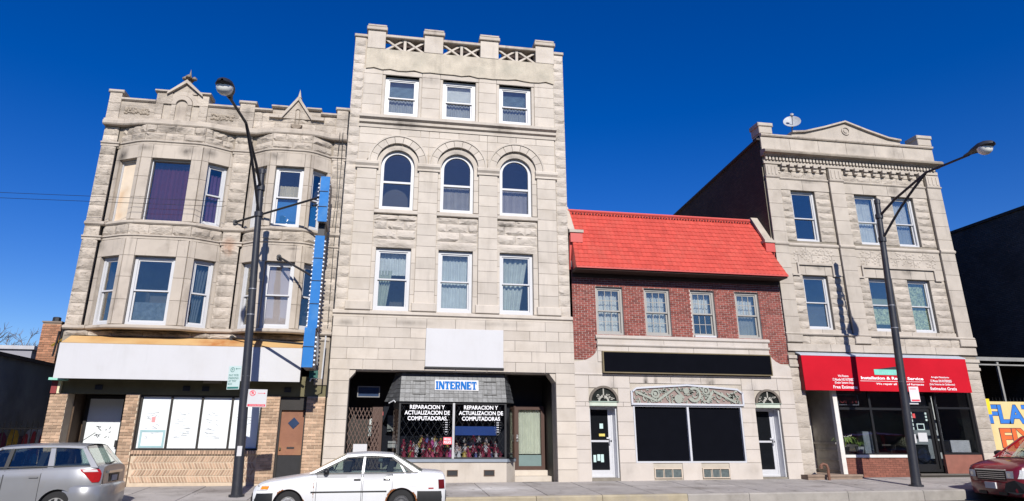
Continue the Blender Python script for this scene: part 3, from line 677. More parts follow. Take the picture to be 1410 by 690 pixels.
mb = MB(); mb.tube([(-1.86,-.06,8.0),(-1.8,-.07,9.2),(-1.88,-.06,10.4),(-1.85,-.3,11.3)], .012, 5); mb.tube([(-1.75,-.06,4.6),(-1.77,-.07,7),(-1.74,-.06,10.2),(-1.75,-.3,11.3)], .014, 5); mb.build('cable', blackmetal, b1)
ds = MB(); ds.tube([(-1.61,.0,2.5),(-1.61,.0,12.2)], .035, 8); ds.build('downpipe', blackmetal, b1)

# ---- blue projecting sign
bs = thing('projecting_sign', 'tall blue projecting sign edged with bulbs standing out beside the white fascia', 'sign', (-2.05, -1.2, 6))
bluem = surf('blue_enamel', (.022,.155,.43), .6, .08, 2, .05, 10, (.12,.27,.45), .5, spec=.15, dscale=1.6); sidem = surf('sign_side', (.22,.19,.17), .7, .3, 3, .2, 20)
for z0, z1, yf, x0, x1 in ((7.62,9.1,-1.75,-2.19,-1.91),(4.38,7.22,-1.55,-2.22,-1.94),(3.22,4.36,-1.8,-2.26,-1.95)):
    mb = MB(); mb.box(x0, x1, yf, yf+.03, z0, z1); mb.build('front_edge', bluem, bs)
    mb = MB(); mb.box(x0+.02, x1-.02, yf+.03, -.55, z0+.01, z1-.01); mb.build('sign_box', sidem, bs)
mb = MB(); mb.box(-2.17, -1.97, -1.5, -.6, 7.22, 7.62); mb.build('sign_neck', blackmetal, bs)
for z_ in (8.1,8.6,6.5,5.8,5.1,3.8): q = MB(); q.box(-2.26 if z_ < 4.4 else -2.23, -1.94, -1.822 if z_ < 4.4 else (-1.772 if z_ > 7.5 else -1.572), -1.5, z_, z_+.012); q.build('panel_seam', blackmetal, bs)
mb = MB(); mb.tube([(-1.75,-.5,4.3),(-1.77,-.55,3.0),(-2.05,-.75,3.0),(-2.08,-.8,2.9)], .025, 6); mb.build('hanging_frame', white, bs)
mb = MB(); mb.box(-2.1,-1.85,-1.0,-.95,2.98,3.2); mb.build('green_panel', surf('dark_green_panel', (.02,.1,.08), .6), bs)
mb = MB()
for s in (-2.2, -1.96):
    for yy, z0, z1 in ((-1.5,4.45,7.2),(-1.7,3.3,4.3),(-1.66,7.7,9.05)):
        n = int((z1-z0)/.13)
        for i in range(n): mb.lathe((s+(-.035 if s < -2.1 else .035), yy, z0+i*.13), [(.0,-.035),(.03,-.02),(.035,.0),(.03,.02),(0,.035)], 6)
mb.build('bulb', surf('glass_bulb', (.6,.66,.75), .2), bs, kind='stuff')
mb = MB()
for i in range(5): mb.tube([(-1.95,-1.3+i*.05,4.3),(-1.93,-.6,3.4+i*.16)], .018, 5)
mb.build('tube_light', surf('tube_light', (.55,.55,.55), .4), bs)
for p, q in (((-4.95,-.1,7.95),(-2.2,-1.6,8.45)), ((-4.6,-.1,4.22),(-2.3,-1.65,3.9)), ((-3.4,-.5,6.75),(-2.2,-1.45,5.95)), ((-2.1,-.05,8.9),(-2.1,-1.0,8.5))):
    mb = MB(); mb.tube([p, q], .035, 6); mb.lathe(p, [(.08,-.02),(.08,.02)], 8, Matrix.Rotation(R(90),3,'X')); mb.build('brace', blackmetal, bs)

# ---- wires over the front of the building and beyond
for i, z in enumerate((8.42, 8.25)):
    mb = MB(); P = []
    for k in range(15):
        t = k/14; P.append((-45+39.8*t, -.75, z+.25*(1-t)-1.2*math.sin(t*math.pi)*.25)); 
    mb.tube(P, .007, 4); tag(mb.build('overhead_wire', blackmetal), 'thin dark overhead wire crossing the bowed bays, '+('upper' if i == 0 else 'lower')+' of two', 'wire', 'overhead wires')

# ================================================================== BUILDING 2: four storey pale stone block
b2 = thing('tall_stone_building', 'tall pale limestone building with three arched windows and a latticed parapet', 'building', (2.32, 0, 0))
XL, XR = -1.6, 6.25
WX = [(-.39,.78),(1.70,2.87),(3.80,4.97)]; WC = [.19, 2.285, 4.385]
holes = [(a,b,5.24,7.36) for a, b in WX]+[(a,b,8.72,10.34) for a, b in []]+[(c-.58,c+.58,8.72,10.925) for c in WC]+[(c-.61,c+.61,12.28,13.86) for c in WC]
mb = MB(); backing(mb, XL, XR, 3.34, 14.88, holes, .0, .35); mb.box(XL+.01,-1.16,.0,.35,14.88,15.33); mb.box(5.89,XR-.01,.0,.35,14.88,15.33)
mb.box(XL, -.97, 0, .5, -.1, 3.34); mb.box(5.66, XR, 0, .5, -.1, 3.34); body(mb, XL+.002, XR-.002, 0, 14.7, .35, 20)
for c in WC:                                            # arch heads: close the square hole to a round one
    pass
wall2 = mb.build('wall', joint, b2)
for c in WC:
    pts = [(c+.585*math.cos(math.pi*i/16), 10.34+.585*math.sin(math.pi*i/16)) for i in range(17)]
    # recess the round head: dark reveal ring
    mb = MB(); mb.strip_arch(c, 10.34, .58, .74, -.02, .3, n=16); mb.build('arch_reveal', stone2, b2)
# ground storey
zs = [0.0,.37,.71,1.05,1.44,1.83,2.23,2.61,2.99,3.34]
courses(b2, XL+.02, -.97, zs, .8, stone2, y=-.05, name='ground_stone', seed=1)
courses(b2, 5.66, XR+.05, zs, .8, stone2, y=-.05, name='ground_stone', seed=2)
courses(b2, XL+.0, XR+.06, [3.34,3.66,4.01,4.36,4.68,5.0], .98, stone2, y=-.05, name='ground_stone', seed=3, jit=.04)
mb = MB(); mb.box(XL+.01, XR+.04, -.05, .5, 3.32, 3.335); mb.prism([(-.97,3.32),(-.97,3.05),(-.93,3.1),(-.8,3.25),(-.78,3.32)], -.06, .5); mb.prism([(5.66,3.32),(5.66,3.05),(5.62,3.1),(5.5,3.25),(5.46,3.32)], -.06, .5); mb.build('lintel', stone2, b2)
def mould(parent, prof, x0, x1, m, name='string_course', yo=0.):
    mb = MB(); mb.prismx([(yo-o, z) for o, z in prof], x0, x1); return mb.build(name, m, parent)
mould(b2, [(-.02,5.0),(.1,5.0),(.1,5.06),(.16,5.1),(.16,5.18),(.08,5.22),(-.02,5.22)], XL-.03, XR+.04, stone2)
PIL = [(-1.2,-.53),(.93,1.6),(3.04,3.71),(5.14,5.83)]
for i, (a, b) in enumerate(PIL):
    mb = MB(); mb.cham(a-.07, b+.07, -.17, .0, 5.22, 5.5, .02); mb.build('pilaster_base', stone2, b2)
    courses(b2, a, b, [5.5+k*(10.15-5.5)/12 for k in range(13)], 2, stone2, y=-.05, name='pilaster_stone', seed=i)
    mb = MB(); mb.prismx([(0,10.15),(-.14,10.15),(-.14,10.22),(-.2,10.3),(-.2,10.38),(-.16,10.42),(0,10.42)], a-.06, b+.06); mb.build('capital', stone2, b2)
for a, b in ((XL,-1.2),(5.85,XR)):
    courses(b2, a, b, [5.22+k*(15.33-5.22)/28 for k in range(29)], .9, stone2r, 'rock', name='quoin_stone', depth=.04, seed=int(a*3))
BAY = [(-.53,.93),(1.6,3.04),(3.71,5.14)]
for i, (a, b) in enumerate(BAY):
    w0, w1 = WX[i]; c = WC[i]
    courses(b2, a, w0, [5.24,5.78,6.3,6.85,7.36], .4, stone2, name='jamb_stone', seed=i)
    courses(b2, w1, b, [5.24,5.78,6.3,6.85,7.36], .4, stone2, name='jamb_stone', seed=i+9)
    courses(b2, a, b, [7.36,7.66], 1.6, stone2r, 'rock', name='rock_faced_stone', seed=i, depth=.05)
    courses(b2, a, b, [7.66,8.0,8.3,8.52], .75, stone2r, 'rock', name='rock_faced_stone', seed=i+4, depth=.06)
    mb = MB(); mb.cham(a-.02, b+.02, -.12, .1, 8.54, 8.68, .02); mb.build('sill', stone2, b2)
    courses(b2, a, c-.58, [8.72,9.12,9.54,9.94,10.34], .4, stone2, name='jamb_stone', seed=i+2)
    courses(b2, c+.58, b, [8.72,9.12,9.54,9.94,10.34], .4, stone2, name='jamb_stone', seed=i+7)
    # voussoirs, label mould
    for k in range(9):
        t0, t1 = math.pi*k/9+.008, math.pi*(k+1)/9-.008
        mb = MB(); mb.strip_arch(c, 10.42, .73, .97, -.115, .0, t0, t1, 3); mb.build('voussoir', stone2, b2)
    mb = MB(); mb.strip_arch(c, 10.42, .975, 1.035, -.145, .0, n=24); mb.build('label_mould', stone2, b2)
# spandrel ashlar between the arches
for ci, (z0, z1) in enumerate(((10.42,10.76),(10.76,11.1),(11.1,11.46),(11.46,11.72))):
    cuts = [-1.2, -.5, .2, .93, 1.24, 1.6, 2.3, 3.04, 3.34, 3.71, 4.4, 5.14, 5.83] if ci % 2 else [-1.2, .1, 1.24, 2.2, 3.34, 4.4, 5.83]
    for i in range(len(cuts)-1):
        a, b = cuts[i]+.006, cuts[i+1]-.006; mb = MB(); N = 14
        for k in range(N):
            xa, xb = a+(b-a)*k/N, a+(b-a)*(k+1)/N
            def lo(x):
                v = z0+.006
                for c in WC:
                    if abs(x-c) < 1.03: v = max(v, 10.42+math.sqrt(1.03**2-(x-c)**2))
                return v
            la, lb = lo(xa), lo(xb)
            if la < z1-.02 or lb < z1-.02:
                la, lb = min(la, z1-.012), min(lb, z1-.012)
                mb.prism([(xa,la),(xb,lb),(xb,z1-.006),(xa,z1-.006)], -.05, .0)
        if mb.f: mb.build('spandrel_stone', stone2, b2)
mould(b2, [(-.02,11.72),(.08,11.72),(.08,11.84),(.16,11.88),(.16,11.98),(.26,12.04),(.26,12.14),(.1,12.2),(-.02,12.2)], -1.24, 5.88, stone2, 'ledge')
courses(b2, -1.2, 5.85, [12.2,12.62,13.03,13.44,13.86,14.07], .64, stone2, holes=[(c-.72,c+.72,12.2,13.95) for c in WC], name='attic_stone', seed=6, jit=.04)
for c in WC:
    for s in (-1, 1):
        x0, x1 = sorted((c+s*.615, c+s*.715)); mb = MB(); mb.cham(x0, x1, -.02, .3, 12.2, 13.95, .01); mb.build('architrave', stone2, b2)
    mb = MB(); mb.cham(c-.715, c+.715, -.05, .3, 13.86, 14.06, .01); mb.build('architrave', stone2, b2)
mb = MB()
n = 24; xs = [-1.15+7.0*i/n for i in range(n+1)]; rnd = random.Random(8)
lower = [14.05+rnd.uniform(-.03,.05) for _ in xs]
for i in range(n): mb.prism([(xs[i],lower[i]),(xs[i+1],lower[i+1]),(xs[i+1],14.88),(xs[i],14.88)], -.1, .3)
mb.build('render_band', plaster, b2)
POST = [(-1.15,-.5),(.93,1.63),(3.04,3.73),(5.17,5.88)]
for a, b in POST:
    mb = MB(); mb.cham(a, b, -.12, .35, 14.88, 15.62, .01); mb.build('parapet_post', stone2, b2)
    mb = MB(); mb.cham(a-.05, b+.05, -.19, .4, 15.62, 15.76, .02); mb.cham(a-.02, b+.02, -.16, .38, 15.76, 15.88, .04); mb.build('post_cap', stone1s, b2)
for a, b in ((-.5,.93),(1.63,3.04),(3.73,5.17)):
    mb = MB(); mb.cham(a, b, -.13, .33, 15.38, 15.5, .02); mb.build('coping', stone1s, b2)
    m_ = (a+b)/2; q = MB(); q.box(m_-.05, m_+.05, -.03, .13, 14.88, 15.38); q.build('lattice_post', stone2, b2)
    for x0, x1 in ((a, m_-.05), (m_+.05, b)):
        for s in (0, 1):
            z0, z1 = (14.9, 15.36) if s else (15.36, 14.9); th = .042; q = MB()
            q.prism([(x0,z0-th),(x1,z1-th),(x1,z1+th),(x0,z0+th)], -.01+.012*s, .08+.012*s); q.build('lattice_bar', stone2, b2)
for a, b in ((-.28,1.1),(1.85,3.2),(3.96,5.3)): mb = MB(); mb.box(a, b, .5, .6, 14.7, 15.62); mb.build('parapet_back', surf('parapet_back', (.05,.035,.03), .95), b2)
for a, b in ((XL-.03,-1.15),(5.88,XR+.03)):
    mb = MB(); mb.cham(a, b, -.08, .4, 15.34, 15.46, .02); mb.build('coping', stone1s, b2)
# windows
gpale=(.6,.65,.66); gdk=(.16,.17,.17)
D_low = [[('curtain',(.66,.7,.7),.6,1),('drape',(.5,.55,.48),0,.65,0,.5)], [('curtain',gpale,0,.98)], [('drape',(.56,.6,.57),0,1)]]
D_arch = [[], [('curtain',(.34,.32,.32),0,.52)], [('curtain',(.36,.33,.35),0,.52)]]
D_top = [[('blind',(.34,.48,.58),.5,1),('curtain',(.42,.44,.45),0,.5)], [('shade',(.74,.75,.74),.5,1),('curtain',(.42,.43,.43),0,.5)], [('blind',(.3,.42,.5),.5,1),('curtain',(.36,.38,.38),0,.5)]]
LT = ['ground storey above shop: left sash window with green drape', 'sash window with pale blue curtain', 'sash window with draped pale cloth']
for i in range(3):
    a, b = WX[i]; c = WC[i]
    window(b2, a+.005, b-.005, 5.25, 7.35, .1, white, None, D_low[i], fw=.1)
    window(b2, c-.605, c+.605, 12.29, 13.85, .12, white, None, D_top[i], fw=.12, split=.47)
    # arched window
    mb = MB(); y = .1; f = .105; x0, x1 = c-.575, c+.575; zs_ = 10.34
    mb.box(x0, x1, y, y+.16, 8.73, 8.85); mb.box(x0, x0+f, y, y+.16, 8.85, zs_); mb.box(x1-f, x1, y, y+.16, 8.85, zs_); mb.strip_arch(c, zs_, .575-f, .575, y, y+.16, n=18)
    w = mb.build('arched_window', white, b2)
    q = MB(); q.box(x0+f, x1-f, y+.04, y+.11, 9.72, 9.79); q.build('sash', white, w)
    q = MB(); q.prism([(x0+f,9.79),(x1-f,9.79)]+[(c+(.575-f)*math.cos(math.pi*k/14), zs_+(.575-f)*math.sin(math.pi*k/14)) for k in range(15)], y+.05, y+.057); q.build('pane', glass_m, w)
    q = MB(); q.box(x0+f, x1-f, y+.09, y+.097, 8.85, 9.72); q.build('pane', glass_m, w)
    q = MB(); e = .12
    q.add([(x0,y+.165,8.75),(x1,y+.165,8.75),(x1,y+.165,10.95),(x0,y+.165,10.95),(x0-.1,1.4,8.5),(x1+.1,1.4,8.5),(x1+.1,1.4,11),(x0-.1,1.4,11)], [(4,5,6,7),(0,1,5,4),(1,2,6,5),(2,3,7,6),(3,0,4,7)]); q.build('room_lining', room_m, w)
    for it in D_arch[i]:
        q = MB(); curtain_mesh(q, x0+f, x1-f, 8.83, 9.76, y+.24, .015, 12); q.build('curtain', cloth(it[1], 'cloth_%d_%d_%d' % tuple(int(v*100) for v in it[1])), w)
# ------------ shop recess of building 2
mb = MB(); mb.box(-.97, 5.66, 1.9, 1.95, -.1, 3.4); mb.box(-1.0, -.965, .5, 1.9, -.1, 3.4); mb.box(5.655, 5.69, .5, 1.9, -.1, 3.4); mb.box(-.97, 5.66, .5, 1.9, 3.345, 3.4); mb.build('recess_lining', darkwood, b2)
# bay shop window (trapezoid plan)
bay = [(.14,.62),(.62,.04),(4.04,.04),(4.42,.62)]
mb = MB(); poly = bay; k = 4
def extr(mb, P, z0, z1):
    n = len(P); mb.add([(x,y,z0) for x,y in P]+[(x,y,z1) for x,y in P], [tuple(range(n-1,-1,-1)), tuple(range(n,2*n))]+[(i,(i+1)%n,n+(i+1)%n,n+i) for i in range(n)])
extr(mb, [(.14,.62),(.62,.04),(4.04,.04),(4.42,.62)], -.1, .6); mb.build('stall_riser', stone2, b2)
for x in (2.17, 3.32):
    mb = MB(); ring(mb, x, x+.34, .19, .37, .02, .02, .045); v = mb.build('vent', surf('rusty_vent', (.1,.06,.04), .8), b2)
    q = MB(); q.box(x+.02, x+.32, .034, .038, .21, .35); q.build('vent_back', blackmetal, v)
mb = MB(); extr(mb, [(.08,.64),(.6,.0),(4.06,.0),(4.46,.64)], .6, .69); mb.build('window_ledge', surf('blue_grey_paint', (.2,.23,.27), .6), b2)
sw2 = MB(); sw2.box(.62,.68,.03,.09,.69,2.38); sw2.box(3.98,4.04,.03,.09,.69,2.38); sw2.box(.68,3.98,.03,.09,2.33,2.38); sw2.box(.68,3.98,.03,.09,.69,.74); w2 = sw2.build('shop_window', blackmetal, b2)
w2['label'] = 'bay shop window with white lettering and a toy display'
q = MB(); q.box(2.31, 2.38, .015, .088, .7, 2.36); q.build('mullion', surf('aluminium', (.6,.6,.6), .35, metal=.6), w2)
for a, b in ((.68,2.31),(2.38,3.98)): q = MB(); q.box(a, b, .055, .061, .74, 2.33); q.build('pane', glass_d, w2)
q = MB(); q.add([(.62,.06,.69),(.14,.64,.69),(.14,.64,2.38),(.62,.06,2.38)], [(3,2,1,0)]); q.build('side_pane', glass_d, w2); q = MB(); q.add([(4.04,.06,.69),(4.42,.64,.69),(4.42,.64,2.38),(4.04,.06,2.38)], [(0,1,2,3)]); q.build('side_pane', glass_d, w2)
q = MB(); q.box(.15, 4.41, 1.5, 1.52, .6, 2.4); q.box(.2,4.36,.1,1.5,.695,.72); q.build('display_back', surf('dark_display', (.015,.017,.025), .9), w2)
lw = surf('white_lettering', (.8,.8,.82), .5)
for x0, x1, dx in ((.68,2.3,0),(2.42,3.98,0)):
    c = (x0+x1)/2
    for s, w, z in (('REPARACION Y',1.1,2.17),('ACTUALIZACION DE',1.42,2.0),('COMPUTADORAS',1.22,1.83)): text(s, 'lettering', lw, w2, c-w/2+.02, c+w/2+.02, z, z+.125, .052, .022)
q = MB(); q.box(2.40, 3.72, .07, .075, 1.39, 1.66); q.build('blue_banner', surf('blue_banner', (.02,.07,.28), .6), w2)
for x in (2.12, 3.76):
    q = MB()
    for k in range(24):
        t = 2*math.pi*k/24; q.lathe((x+.1*math.cos(t), .05, 1.7+.3*math.sin(t)), [(0,-.01),(.01,0),(0,.01)], 5)
    for k in range(6): q.box(x-.04, x+.04, .048, .05, 1.48+.07*k, 1.505+.07*k)
    q.build('oval_decal', surf('grey_decal', (.42,.43,.45), .6), w2)
q = MB(); q.box(2.04, 2.3, .05, .054, 1.12, 1.33); q.build('notice', surf('red_notice', (.75,.12,.14), .6), w2)
text('WE CALL', 'notice_text', lw, w2, 2.06, 2.28, 1.24, 1.31, .047, .02); text('POLICE', 'notice_text', lw, w2, 2.06, 2.28, 1.145, 1.215, .047, .02)
for s in range(2):                                      # window grille diagonals, inside
    q = MB()
    for i in range(-4, 16):
        a = .7+i*.22; 
        p0, p1 = ((a, .75), (a+1.0, 2.3)) if s else ((a+1.0, .75), (a, 2.3))
        def clip(p, q_):
            (xa, za), (xb, zb) = p, q_; out = []
            for X, Z, U, V in ((xa, za, xb, zb), (xb, zb, xa, za)):
                if X < .7: Z += (.7-X)/(U-X)*(V-Z); X = .7
                if X > 3.96: Z += (3.96-X)/(U-X)*(V-Z); X = 3.96
                out.append((X, Z))
            return out
        if max(p0[0], p1[0]) < .75 or min(p0[0], p1[0]) > 3.9: continue
        p0, p1 = clip(p0, p1); q.tube([(p0[0], .12+.02*s, p0[1]), (p1[0], .12+.02*s, p1[1])], .008, 4)
    q.build('grille', surf('grille_metal', (.06,.06,.065), .5), w2, kind='stuff')
# shingled hood with INTERNET sign
hood_m = surf('grey_metal_shingle', (.075,.078,.082), .45, .25, 6, .3, 12, isl=.3, metal=.2)
mb = MB(); F = [(.62,-.02,2.39),(4.04,-.02,2.39),(4.0,.2,3.31),(.66,.2,3.31)]; Lq = [(.17,.5,2.39),(.62,-.02,2.39),(.66,.2,3.31),(.5,.5,3.31)]; Rq = [(4.04,-.02,2.39),(4.36,.5,2.39),(4.15,.5,3.31),(4.0,.2,3.31)]
mb.add([*F, *Lq, *Rq, (.17,.5,2.385),(4.36,.5,2.385),(.62,-.02,2.385),(4.04,-.02,2.385)], [(0,1,2,3),(4,5,6,7),(8,9,10,11),(12,13,15,14)]); hd = mb.build('shop_hood', surf('hood_base', (.05,.05,.055), .6), b2)
mb = MB()
def shingles(Q, nx, nz):
    Q = [Vector(p) for p in Q]; nrm = (Q[1]-Q[0]).cross(Q[3]-Q[0]).normalized()
    for k in range(nz):
        for i in range(nx):
            u0, u1 = i/nx+.03/nx, (i+1)/nx-.03/nx; v0, v1 = k/nz+.02/nz, (k+1)/nz-.02/nz
            P = lambda u, v, o: (Q[0]*(1-u)+Q[1]*u)*(1-v)+(Q[3]*(1-u)+Q[2]*u)*v+nrm*o
            a = [P(u0,v0,.022), P(u1,v0,.022), P(u1,v1,.008), P(u0,v1,.008)]; b = [P(u0,v0,0), P(u1,v0,0)]
            mb.add([*a, *b], [(0,1,2,3),(4,5,1,0)])
for x_ in (1.02,3.3):
    q = MB()
    for a_, b_, c_, d_ in ((x_,x_+.42,2.62,2.635),(x_,x_+.42,3.03,3.045),(x_,x_+.015,2.635,3.03),(x_+.405,x_+.42,2.635,3.03)):
        y_ = lambda z: -.02+.22*(z-2.39)/.92
        q.add([(a_,y_(c_)-.04,c_),(b_,y_(c_)-.04,c_),(b_,y_(d_)-.04,d_),(a_,y_(d_)-.04,d_),(a_,y_(c_),c_),(b_,y_(c_),c_),(b_,y_(d_),d_),(a_,y_(d_),d_)], [(0,1,2,3),(4,5,1,0),(5,6,2,1),(6,7,3,2),(7,4,0,3)])
    q.build('panel_outline', blackmetal, hd)
shingles(F, 22, 7); shingles(Lq, 4, 7); shingles(Rq, 4, 7); mb.build('shingle', hood_m, hd)
isg = thing('internet_sign', 'small white board with blue capitals spelling INTERNET on the dark shop hood', 'sign', (2.43, 0, 2.9))
Tt = Matrix.Translation((0,.0,0))
def hy(z): return -.02+.22*(z-2.39)/.92
mb = MB(); mb.add([(1.72,hy(2.75)-.04,2.75),(3.13,hy(2.75)-.04,2.75),(3.13,hy(3.08)-.04,3.08),(1.72,hy(3.08)-.04,3.08),(1.72,hy(2.75),2.75),(3.13,hy(2.75),2.75),(3.13,hy(3.08),3.08),(1.72,hy(3.08),3.08)], [(0,1,2,3),(4,5,1,0),(5,6,2,1),(6,7,3,2),(7,4,0,3)]); mb.build('board', signwhite, isg)
ang = math.atan(.22/.92); Tm = Matrix.Translation((0, hy(2.78)-.046, 2.78)) @ Matrix.Rotation(-ang, 4, 'X')
mb = MB(Tm); t_, h_ = .06, .262                        # slab serif capitals cut from strokes
def st(x0, x1, z0, z1, o=[0]): o[0] += 1; mb.box(x0, x1, -.004-.0002*(o[0] % 7), .0, z0, z1)
cx = 1.75
for ch_, w_ in zip('INTERNET', (.10,.19,.17,.165,.18,.19,.165,.17)):
    a, b = cx, cx+w_-.012; s_ = .022
    if ch_ == 'I': m_ = (a+b)/2; st(m_-t_/2, m_+t_/2, 0, h_); st(a, b, 0, .04); st(a, b, h_-.04, h_)
    elif ch_ == 'T': m_ = (a+b)/2; st(m_-t_/2, m_+t_/2, 0, h_); st(a, b, h_-.05, h_); st(a, a+.025, h_-.095, h_); st(b-.025, b, h_-.095, h_); st(m_-.05, m_+.05, 0, .035)
    elif ch_ == 'E': st(a, a+t_+.01, 0, h_); st(a, b, 0, .05); st(a, b, h_-.05, h_); st(a, b-.03, h_/2-.024, h_/2+.024); st(b-.025, b, 0, .085); st(b-.025, b, h_-.085, h_)
    elif ch_ == 'N': st(a, a+t_*.8, 0, h_); st(b-t_*.8, b, 0, h_); mb.prism([(a,h_),(a+t_*1.15,h_),(b,0),(b-t_*1.15,0)], -.006, 0)
    else: st(a, a+t_+.005, 0, h_); st(a, b-.02, h_-.05, h_); st(a, b-.02, .1, .145); st(b-.062, b-.008, .12, h_-.02); mb.prism([(a+.07,.12),(a+.12,.12),(b,0),(b-.062,0)], -.006, 0); st(a-.004, a+.075, 0, .03)
    cx += w_
mb.build('lettering', surf('blue_lettering', (.008,.125,.40), .7, spec=.1), isg)
mb = MB(); 
mb = MB(); mb.tube([(.3,.1,2.34),(.45,.0,2.42),(.5,-.02,2.36)], .02, 6); mb.build('hood_hook', white, hd)
# doors in the recess
mb = MB(); ring(mb, 4.6, 5.62, .3, 2.35, .12, 1.45, 1.6); d = mb.build('door', surf('brown_door', (.06,.03,.022), .6), b2); d['label'] = 'brown door with pale curtained glass and a grey green lower panel'
mb = MB(); mb.box(4.72, 5.5, 1.5, 1.53, .78, 2.23); mb.build('pane', glass_m, d)
mb = MB(); curtain_mesh(mb, 4.72, 5.5, .8, 2.22, 1.58, .015, 8); mb.build('curtain', surf('pale_green_cloth', (.74,.76,.66), .9), d)
mb = MB(); mb.box(4.72, 5.5, 1.5, 1.55, .42, .77); mb.build('lower_panel', surf('grey_green', (.13,.19,.19), .6), d)
mb = MB(); mb.box(4.64, 4.7, 1.42, 1.45, 1.2, 1.42); mb.lathe((4.67,1.39,1.3), [(0,-.035),(.03,-.02),(.03,.02),(0,.035)], 8); mb.build('handle', surf('steel', (.5,.5,.5), .3, metal=.8), d)
mb = MB(); mb.box(4.4, 5.655, .7, 1.9, -.05, .14); mb.box(4.5, 5.655, 1.2, 1.9, .14, .3); mb.build('door_step', stone2, b2)
mb = MB(); mb.add([(4.3,.75,.6),(4.62,1.5,.6),(4.62,1.5,2.35),(4.3,.75,2.35)], [(0,1,2,3)]); mb.build('side_light', glass_d, b2)
mb = MB(); mb.box(4.52, 4.6, 1.38, 1.6, .3, 2.35); mb.build('door_post', surf('brown_door', (.06,.03,.022), .6), b2)
mb = MB(); mb.box(-.2, .12, .95, 1.1, 0, 2.25); mb.box(.0,.13,.9,1.0,0,2.25); mb.build('door_post', surf('brown_door2', (.075,.04,.03), .6), b2)
mb = MB(); ring(mb, -.72, .0, 2.55, 2.9, .03, .9, 1.0); tw = mb.build('transom', surf('grey_alu', (.2,.2,.2), .4), b2)
mb = MB(); mb.box(-.69,-.03,.94,.95,2.58,2.87); mb.build('pane', surf('dark_pane', (.03,.05,.1), .1), tw)
for i, (x, z, w, h, c) in enumerate(((-.3,1.35,.25,.3,(.3,.36,.36)),(-.28,1.7,.22,.2,(.45,.5,.5)),(-.15,2.0,.3,.12,(.5,.1,.1)),(.3,1.5,.2,.5,(.25,.27,.25)),(.35,1.0,.3,.2,(.4,.42,.4)))):
    mb = MB(); mb.box(x, x+w, 1.3, 1.5, z, z+h); tag(mb.build('shelf_goods', surf('goods_%d' % i, c, .7, .3, 15)), ['grey packet pinned behind the folding gate','pale carton higher up behind the folding gate','small red carton topmost behind the folding gate','tall grey box beside the toy window','low pale box beside the toy window'][i], 'goods')
gt = thing('folding_gate', 'folding steel lattice gate drawn across the shop doorway', 'gate', (-.4, .35, 0))
gm_ = surf('gate_steel', (.16,.11,.09), .5, .2, 6)
for s in (0, 1):
    for i in range(9):
        x = -.92+i*.115; dx = .5; z0 = .15; z1 = 2.2
        # zigzag slats bounded left and right
        mb = MB(); P = []; sg = 1 if s else -1; xx = x; zz = z0; 
        xa, xb = -.92, .04
        pts = [(x, z0)]; dirn = sg; cz = z0; cx = x
        while cz < z1-1e-6:
            lim = xb if dirn > 0 else xa; dz = abs(lim-cx)/.45*1.0 if abs(lim-cx) > 1e-6 else 0
            if dz < 1e-6: dirn = -dirn; continue
            if cz+dz > z1: cx += dirn*(z1-cz)*.45; cz = z1
            else: cx = lim; cz += dz; dirn = -dirn
            pts.append((cx, cz))
        mb.tube([(a, .3+.02*s, b) for a, b in pts], .011, 4); mb.build('gate_bar', gm_, gt)
bx = thing('notice_board', 'white notice board hung on the folding gate behind the white car', 'notice', (-.55, .25, 1))
mb = MB(); mb.box(-.72, -.3, .24, .26, .8, 1.12); mb.build('panel', signwhite, bx)
# toys in the window
TC = [(.35,.03,.06),(.5,.08,.14),(.62,.60,.6),(.55,.10,.30),(.5,.35,.08),(.24,.02,.05),(.6,.5,.5),(.12,.12,.3)]
tm = [surf('toy_%d' % i, c, .5, .2, 20) for i, c in enumerate(TC)]
skinm = surf('toy_face', (.55,.36,.28), .6)
rnd = random.Random(21); protos = []
TN = ['crimson','rose pink','white','magenta','mustard','dark maroon','pale pink','navy']
ROW = {.72:'front',.86:'second',1.0:'third',1.14:'back'}
ORD = 'first second third fourth fifth sixth seventh eighth ninth tenth eleventh twelfth thirteenth fourteenth fifteenth sixteenth seventeenth eighteenth nineteenth twentieth twenty-first twenty-second twenty-third twenty-fourth'.split()
def lab(k, z, i): return 'small %s doll, %s from the left in the %s row of the shop window' % (TN[k], ORD[i], ROW[z])
TW = [0,0,1,2,2,2,3,4,5,5,5,5,6,6,7]
def toy(k):
    mb = MB(); t = thing('toy_doll', 'doll', 'doll', (0,0,0), 'dolls in the shop window')
    mb.lathe((0,0,0), [(.075,0),(.085,.03),(.05,.12),(.035,.17),(.05,.19),(.02,.215)], 9); mb.build('dress', tm[k], t)
    mb = MB(); mb.lathe((0,0,.24), [(0,-.04),(.03,-.025),(.04,0),(.03,.028),(0,.04)], 9); mb.build('head', tm[(k*3+1) % 8] if k % 2 else skinm, t)
    mb = MB(); mb.tube([(-.03,0,.18),(-.085,-.01,.13)], .014, 6); mb.build('arm', tm[k], t); mb = MB(); mb.tube([(.03,0,.18),(.085,-.01,.13)], .014, 6); mb.build('arm', tm[k], t)
    return t
def dup(root, loc, rotz=0, scale=1., label=None, group=None):
    r = root.copy(); COL.objects.link(r); r.location = loc; r.rotation_euler = (0,0,rotz); r.scale = (scale,)*3
    if label: r['label'] = label
    if group: r['group'] = group
    for ch in list(root.children):
        c = ch.copy(); COL.objects.link(c); c.parent = r
        for g in list(ch.children):
            d_ = g.copy(); COL.objects.link(d_); d_.parent = c
    return r
protos = [toy(k) for k in range(8)]; used = set()
shelf = MB(); 
for z, y in ((.72,.2),(.86,.42),(1.0,.64),(1.14,.86)): shelf.box(.3, 4.3, y-.1, y+.12, z-.02, z)
shelf.build('display_shelf', surf('dark_display', (.015,.017,.025), .9), w2)
